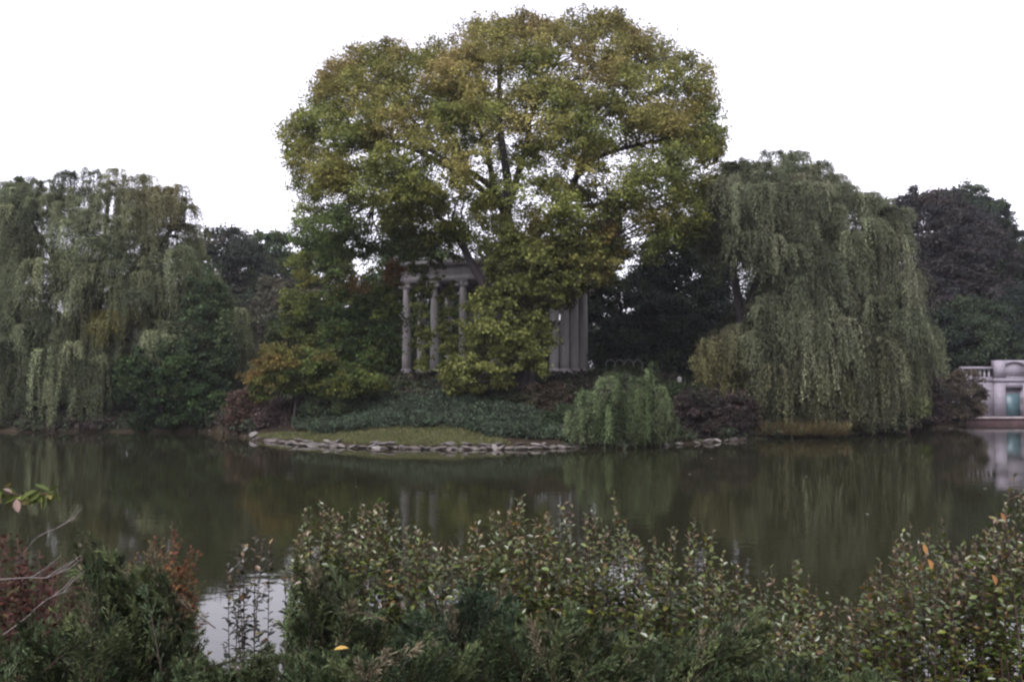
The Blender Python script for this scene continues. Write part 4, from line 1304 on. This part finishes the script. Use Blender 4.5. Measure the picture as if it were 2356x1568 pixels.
GG = 'glossy-leaved shrubs in front of the water'
GC1 = [(0.042, 0.060, 0.009), (0.028, 0.044, 0.008), (0.064, 0.074, 0.010), (0.050, 0.042, 0.009)]
GW = [4, 5, 2, 0.4]
TOPC = [(0.080, 0.050, 0.014), (0.074, 0.070, 0.014), (0.076, 0.044, 0.016)]
tot = 0
gl = [
    ('glossy_shrub', 'thin sprig of glossy leaves darkened to a silhouette against the bright reflected sky', [(525, 1300), (560, 1245), (588, 1232), (620, 1250), (655, 1290)], 5.9, 6.3, 14, 2, 600),
    ('glossy_shrub', 'glossy shrub with reddish stems right of the bright water patch', [(680, 1240), (700, 1170), (735, 1150), (790, 1185)], 6.4, 7.0, 26, 3, None),
    ('glossy_shrub', 'glossy shrub rising highest left of the column reflections', [(780, 1180), (830, 1155), (880, 1150), (915, 1170), (960, 1205)], 6.4, 7.1, 34, 3, None),
    ('glossy_shrub', 'lower glossy shrub below the temple column reflections', [(935, 1215), (985, 1230), (1040, 1250), (1090, 1240)], 6.2, 7.0, 30, 3, None),
    ('glossy_shrub', 'dense glossy shrub with one tall tip beside the column reflections', [(1080, 1210), (1130, 1178), (1175, 1175), (1200, 1138), (1230, 1190), (1260, 1180)], 6.3, 7.1, 40, 3, None),
    ('glossy_shrub', 'dense glossy shrub at the middle with a lone leafy spire', [(1240, 1200), (1300, 1155), (1350, 1180), (1412, 1128), (1440, 1190)], 6.2, 7.0, 42, 3, None),
    ('glossy_shrub', 'glossy shrub with golden tips right of the middle spire', [(1440, 1230), (1500, 1240), (1545, 1215), (1598, 1188), (1640, 1220), (1665, 1270)], 6.0, 6.8, 40, 3, None),
    ('glossy_shrub', 'sparse glossy shrub with open twigs before dark water', [(1650, 1320), (1700, 1300), (1760, 1305), (1835, 1285), (1880, 1340)], 5.8, 6.5, 20, 2, None),
    ('glossy_shrub', 'low glossy shrub with reddish tips at lower right', [(1770, 1440), (1800, 1410), (1880, 1400), (1935, 1370), (1990, 1400)], 4.9, 5.5, 30, 3, None),
    ('glossy_shrub', 'tall glossy shrub with three upright spires at right', [(1990, 1340), (2025, 1285), (2095, 1200), (2130, 1215), (2168, 1188), (2200, 1280)], 4.7, 5.4, 38, 3, None),
    ('glossy_shrub', 'glossy shrub between the spires and the tallest right bush', [(2180, 1290), (2210, 1255), (2270, 1210), (2290, 1240)], 4.6, 5.2, 26, 3, None),
    ('glossy_shrub', 'tallest glossy bush cut off by the right edge', [(2270, 1220), (2310, 1150), (2332, 1096), (2356, 1150), (2430, 1160), (2520, 1200)], 4.5, 5.1, 42, 3, None),
]
for i, (nm, lb, tl, D0, D1, ns, sd2, bxx) in enumerate(gl):
    close = D0 < 5.6
    tot += stem_shrub(nm, lb, tl, D0, D1, int(ns * 1.1) if i else 9, 300 + i, GC1 if i else [(0.014, 0.020, 0.008), (0.010, 0.015, 0.007), (0.020, 0.024, 0.009), (0.016, 0.014, 0.008)], GW, 0.062 if not close else 0.052, GG, M_GLOSS, base_x=bxx, spacing=0.023 if i else 0.030, side=sd2 + 4 if i else 4, fill=0.5, top_cols=TOPC)  # first sprig: leaf colours darkened to paint in its backlit silhouette
RC = [(0.050, 0.019, 0.014), (0.038, 0.017, 0.013), (0.046, 0.032, 0.014), (0.030, 0.034, 0.013)]
RGp = 'red-leaved shrubs at lower left'
tot += stem_shrub('red_shrub', 'burgundy twiggy shrub cut off by the left edge', [(-120, 1260), (-20, 1215), (40, 1230), (90, 1290), (150, 1290)], 4.6, 5.4, 38, 330, RC, [4, 4, 2, 1], 0.048, RGp,
                  M_DULL, spacing=0.020, side=7, fill=0.6, up=0.5, wob=0.07)
tot += stem_shrub('red_shrub', 'burgundy shrub low behind the left juniper', [(60, 1330), (120, 1300), (200, 1330), (270, 1310), (330, 1360)], 5.0, 5.8, 34, 331, RC, [4, 4, 2, 1], 0.044, RGp, M_DULL,
                  spacing=0.020, side=7, fill=0.6, up=0.5, wob=0.07)
OC = [(0.098, 0.046, 0.017), (0.072, 0.024, 0.014), (0.078, 0.060, 0.022), (0.044, 0.046, 0.015)]
tot += stem_shrub('red_shrub', 'orange-red fine-leaved shrub left of the bright water patch', [(270, 1310), (330, 1260), (395, 1198), (420, 1240), (440, 1258), (458, 1275)], 6.2, 7.0, 46, 332, OC,
                  [4, 2, 3, 1.5], 0.046, RGp, M_DULL, base_x=235, spacing=0.020, side=7, fill=0.30, up=0.5, wob=0.07)
print('near leaves', tot)

# bare grey twigs over the burgundy shrubs
for i, (pl, lb) in enumerate([([(-40, 1335, 4.5), (60, 1328, 4.5), (115, 1326, 4.5), (165, 1295, 4.5)], 'bare grey twig running level across the burgundy shrub'),
                              ([(-20, 1480, 4.4), (60, 1420, 4.4), (105, 1380, 4.4), (160, 1355, 4.4)], 'bare forked grey twig rising from the lower left corner'),
                              ([(40, 1300, 4.7), (80, 1240, 4.7), (140, 1210, 4.7), (175, 1190, 4.7)], 'thin bare twig reaching over the dark water at left')]):
    root = empty('bare_twig', P(*pl[0]))
    tag(root, lb, 'twig', 'bare twigs at lower left')
    p = spline([P(*a) for a in pl], 14)
    mb = MB()
    mb.tube(p, np.linspace(0.0038, 0.0015, 14) * (0.6 if i == 2 else 1), 6)
    rngt = np.random.default_rng(340 + i)
    for j in (5, 8, 10, 12):
        e = p[j] + np.array([rngt.uniform(0.02, 0.14), rngt.normal(0, 0.04), rngt.uniform(0.03, 0.12)])
        mb.tube([p[j], (p[j] + e) / 2 + rngt.normal(0, 0.008, 3), e], [0.0035, 0.0025, 0.0015], 5)
    mb.build('stem', M_TWIG, root, True)

# leafy branch with a dead pink leaf reaching in at upper left
root = empty('leafy_branch', P(-60, 1115, 3.6))
tag(root, 'leafy branch with pinkish dead leaf reaching in from the left edge', 'branch')
p = spline([P(-60, 1112, 3.6), P(0, 1128, 3.6), P(55, 1140, 3.58), P(125, 1132, 3.55)], 14)
mb = MB()
mb.tube(p, np.linspace(0.007, 0.003, 14), 6)
mb.build('stem', M_STEM, root, True)
rng = np.random.default_rng(350)
n = 60
s = p[rng.integers(1, 14, n)] + rng.normal(0, 0.010, (n, 3))
leaves('foliage', s, np.stack([rng.normal(0, 0.5, n), rng.normal(-0.1, 0.4, n), rng.uniform(-1, 0.25, n)], -1), rng.normal(0, 0.6, (n, 3)) + [0, -0.3, 0.7], rng.uniform(0.04, 0.075, n),
       rng.uniform(0.018, 0.03, n), palette(rng, n, [(0.060, 0.078, 0.018), (0.045, 0.062, 0.016), (0.095, 0.085, 0.030)], W3, 0.3), M_DULL, root, OVAL)
leaves('dead_leaf', np.array([P(38, 1146, 3.5), P(5, 1125, 3.5)]), np.array([(0.2, -0.1, -1), (0.9, -0.2, -0.2)]), np.array([(0.2, -1, 0.5), (0, -0.3, 1.0)]), np.array([0.058, 0.05]),
       np.array([0.030, 0.018]), np.array([(0.20, 0.14, 0.12), (0.15, 0.11, 0.095)]), M_DULL, root, OVAL)


# junipers
def juniper(label, tl, D0, D1, npl, seed, bottom=1640, lean=(0.0, 0.0), cols=None):
    rng = np.random.default_rng(seed)
    tl = np.array(tl, float)
    xa, xb = tl[0, 0], tl[-1, 0]
    Dm = (D0 + D1) / 2
    bX = P((xa + xb) / 2, 1600, Dm)[0]
    root = empty('juniper_shrub', (bX, Dm, float(gh(bX, Dm))))
    tag(root, label, 'juniper', 'junipers along the near bank')
    cols = cols or [(0.030, 0.042, 0.017), (0.044, 0.056, 0.022), (0.020, 0.030, 0.013)]
    mb = MB()
    pos, dr, nr, lc, LL = [], [], [], [], []
    b = np.array(root.location)
    for i in range(npl):
        x = rng.uniform(xa, xb)
        ty = topline(tl, x)
        y = ty + (rng.normal(0, 0.11) if i < npl * 0.28 else rng.random() ** 1.1) * (bottom - ty)
        D = rng.uniform(D0, D1)
        tip = P(x, y, D)
        d0 = unit(np.array([(tip[0] - b[0]) * 1.1 + lean[0] + rng.normal(0, 0.22), (tip[1] - b[1]) * 0.6 + lean[1] - 0.12 + rng.normal(0, 0.22), 0.62 + rng.normal(0, 0.18)]))
        ln = rng.uniform(0.45, 0.75) if i < npl * 0.28 else rng.uniform(0.30, 0.60)
        st = tip - d0 * ln + np.array([0, 0, -0.06])
        ax = spline([st, tip - d0 * ln * 0.45 + np.array([0, 0, 0.01]), tip], 10)
        mb.tube(ax, np.linspace(0.004, 0.001, 10), 4)
        c0 = np.array(cols)[rng.choice(3, p=[.4, .3, .3])] * math.exp(rng.normal(0, 0.35))
        if rng.random() < 0.06:
            c0 = np.array([0.11, 0.095, 0.06])
        k = 46
        f = rng.random(k) ** 0.8
        pi = np.stack([np.interp(f * 9, np.arange(10), ax[:, j]) for j in range(3)], -1)
        sd = unit(rng.normal(0, 1, (k, 3))) * 0.55 + d0 * 1.0
        sl_ = (0.13 * (1 - f) ** 0.8 + 0.03) * rng.uniform(0.6, 1.2, k)
        m = 7
        g_ = (np.arange(m) + 0.3) / m
        np_ = pi[:, None] + unit(sd)[:, None] * (sl_[:, None] * g_[None])[..., None]
        nd = unit(sd)[:, None] + rng.normal(0, 0.28, (k, m, 3))
        pos.append(np_.reshape(-1, 3))
        dr.append(nd.reshape(-1, 3))
        nr.append(rng.normal(0, 1, (k * m, 3)) + [0, 0, 0.4])
        lc.append(np.repeat(c0[None] * np.exp(rng.normal(0, 0.2, (k, 1))), m, 0))
        LL.append(rng.uniform(0.018, 0.036, k * m))
    q = [np.concatenate(z) for z in (pos, dr, nr, LL, lc)]
    leaves('foliage', q[0], q[1], q[2], q[3], 0.0065, q[4], M_JUN, root)
    mb.build('stems', M_STEM, root)


juniper('upright feathery juniper left of the bright water patch', [(165, 1330), (205, 1285), (260, 1300), (320, 1330), (362, 1290), (410, 1410), (470, 1470)], 4.6, 5.2, 170, 401)
juniper('dark juniper in the lower left corner', [(-40, 1490), (60, 1460), (130, 1440), (230, 1460), (300, 1470)], 3.9, 4.5, 130, 402)
juniper('low juniper in front of the bright water patch', [(380, 1520), (440, 1525), (520, 1550), (570, 1545), (650, 1480)], 3.9, 4.4, 120, 403)
juniper('juniper with tall plumes right of the bright water patch', [(655, 1420), (700, 1350), (740, 1330), (800, 1370), (870, 1440), (920, 1470)], 4.7, 5.2, 150, 404)
juniper('blue-green juniper below the middle glossy shrubs', [(900, 1470), (960, 1430), (1030, 1400), (1100, 1360), (1150, 1370), (1190, 1420)], 4.6, 5.1, 140, 405, cols=[(0.026, 0.042, 0.021), (0.036, 0.054, 0.027), (0.018, 0.030, 0.015)])
juniper('broad juniper at the bottom middle edge', [(640, 1500), (760, 1520), (900, 1510), (1040, 1500), (1120, 1490)], 3.7, 4.2, 140, 406)
juniper('juniper with arching straw-coloured twigs at the bottom', [(1110, 1480), (1200, 1450), (1290, 1440), (1380, 1430), (1440, 1470)], 4.0, 4.6, 140, 407)
juniper('juniper spreading to a pointed tip before the right bushes', [(1400, 1500), (1480, 1510), (1560, 1500), (1640, 1470), (1720, 1440), (1775, 1412)], 4.2, 4.7, 160, 408, lean=(0.35, 0))
juniper('juniper half buried under the right glossy shrubs', [(1700, 1560), (1800, 1540), (1900, 1530), (2000, 1540), (2060, 1560)], 3.9, 4.4, 90, 409)

# ------------------------------------------------------------------ single fallen leaves
def one_leaf(name, label, x, y, D, L, W, d, nrm, col, group, mat=M_DULL, z=None):
    p = P(x, y, D)
    if z is not None:
        p[2] = z
    root = leaves(name, np.zeros((1, 3)), np.array([d], float), np.array([nrm], float), L, W, np.array([col]), mat, None, OVAL)
    root.location = tuple(p)
    tag(root, label, 'leaf', group)


FL = 'fallen leaves caught on the junipers'
one_leaf('fallen_leaf', 'yellow curled leaf lying on the juniper at bottom middle', 768, 1494, 3.9, 0.066, 0.024, (1, 0.15, 0.12), (0.25, -0.45, 1), (0.30, 0.20, 0.055), FL)
one_leaf('fallen_leaf', 'dull orange-brown leaf on the juniper right of the yellow leaf', 955, 1482, 4.0, 0.05, 0.024, (1, 0.5, -0.25), (0, -0.5, 1), (0.16, 0.07, 0.035), FL)
OLG = 'orange leaves on the right bushes'
for x, y, lb in [(2302, 1178, 'large orange leaf high on the tallest right bush'), (2282, 1320, 'pale orange leaf hanging left of the tallest bush stem'),
                 (2122, 1250, 'upper orange leaf on the three-spired bush'), (2135, 1285, 'lower orange leaf on the three-spired bush')]:
    one_leaf('orange_leaf', lb, x, y, 4.55, 0.06, 0.034, (0.3, -0.1, -0.9), (0.3, -1, 0.5), (0.22, 0.115, 0.045), OLG)
rng = np.random.default_rng(500)
for x, y in [(1640, 1053), (2262, 1122), (2356, 1126), (1590, 1090), (1860, 1095), (1990, 1180), (820, 1118)]:
    D = 6860.0 / (y - HOR)
    a = rng.uniform(0, 6.28)
    one_leaf('floating_leaf', 'tiny pale leaf floating on the dark pond', x, y, D, 0.12, 0.07, (math.cos(a), math.sin(a), 0.05), (0, 0, 1), (0.22, 0.20, 0.18), 'leaves floating on the pond', z=0.012)

# ------------------------------------------------------------------ thin lavender haze volume, added to lift the dark tones
mh = bpy.data.materials.new('lavender veil')
mh.use_nodes = True
th = mh.node_tree
th.nodes.remove(th.nodes['Principled BSDF'])
pv = th.nodes.new('ShaderNodeVolumePrincipled')
pv.inputs['Color'].default_value = (0.93, 0.90, 1.0, 1)
pv.inputs['Density'].default_value = 0.00020
pv.inputs['Anisotropy'].default_value = 0.2
th.links.new(pv.outputs[0], th.nodes['Material Output'].inputs['Volume'])
mb = MB()
mb.box(-2600, 2600, -2600, 3600, -3.0, 32.0)
hz = mb.build('haze', mh)
tag(hz, kind='stuff')
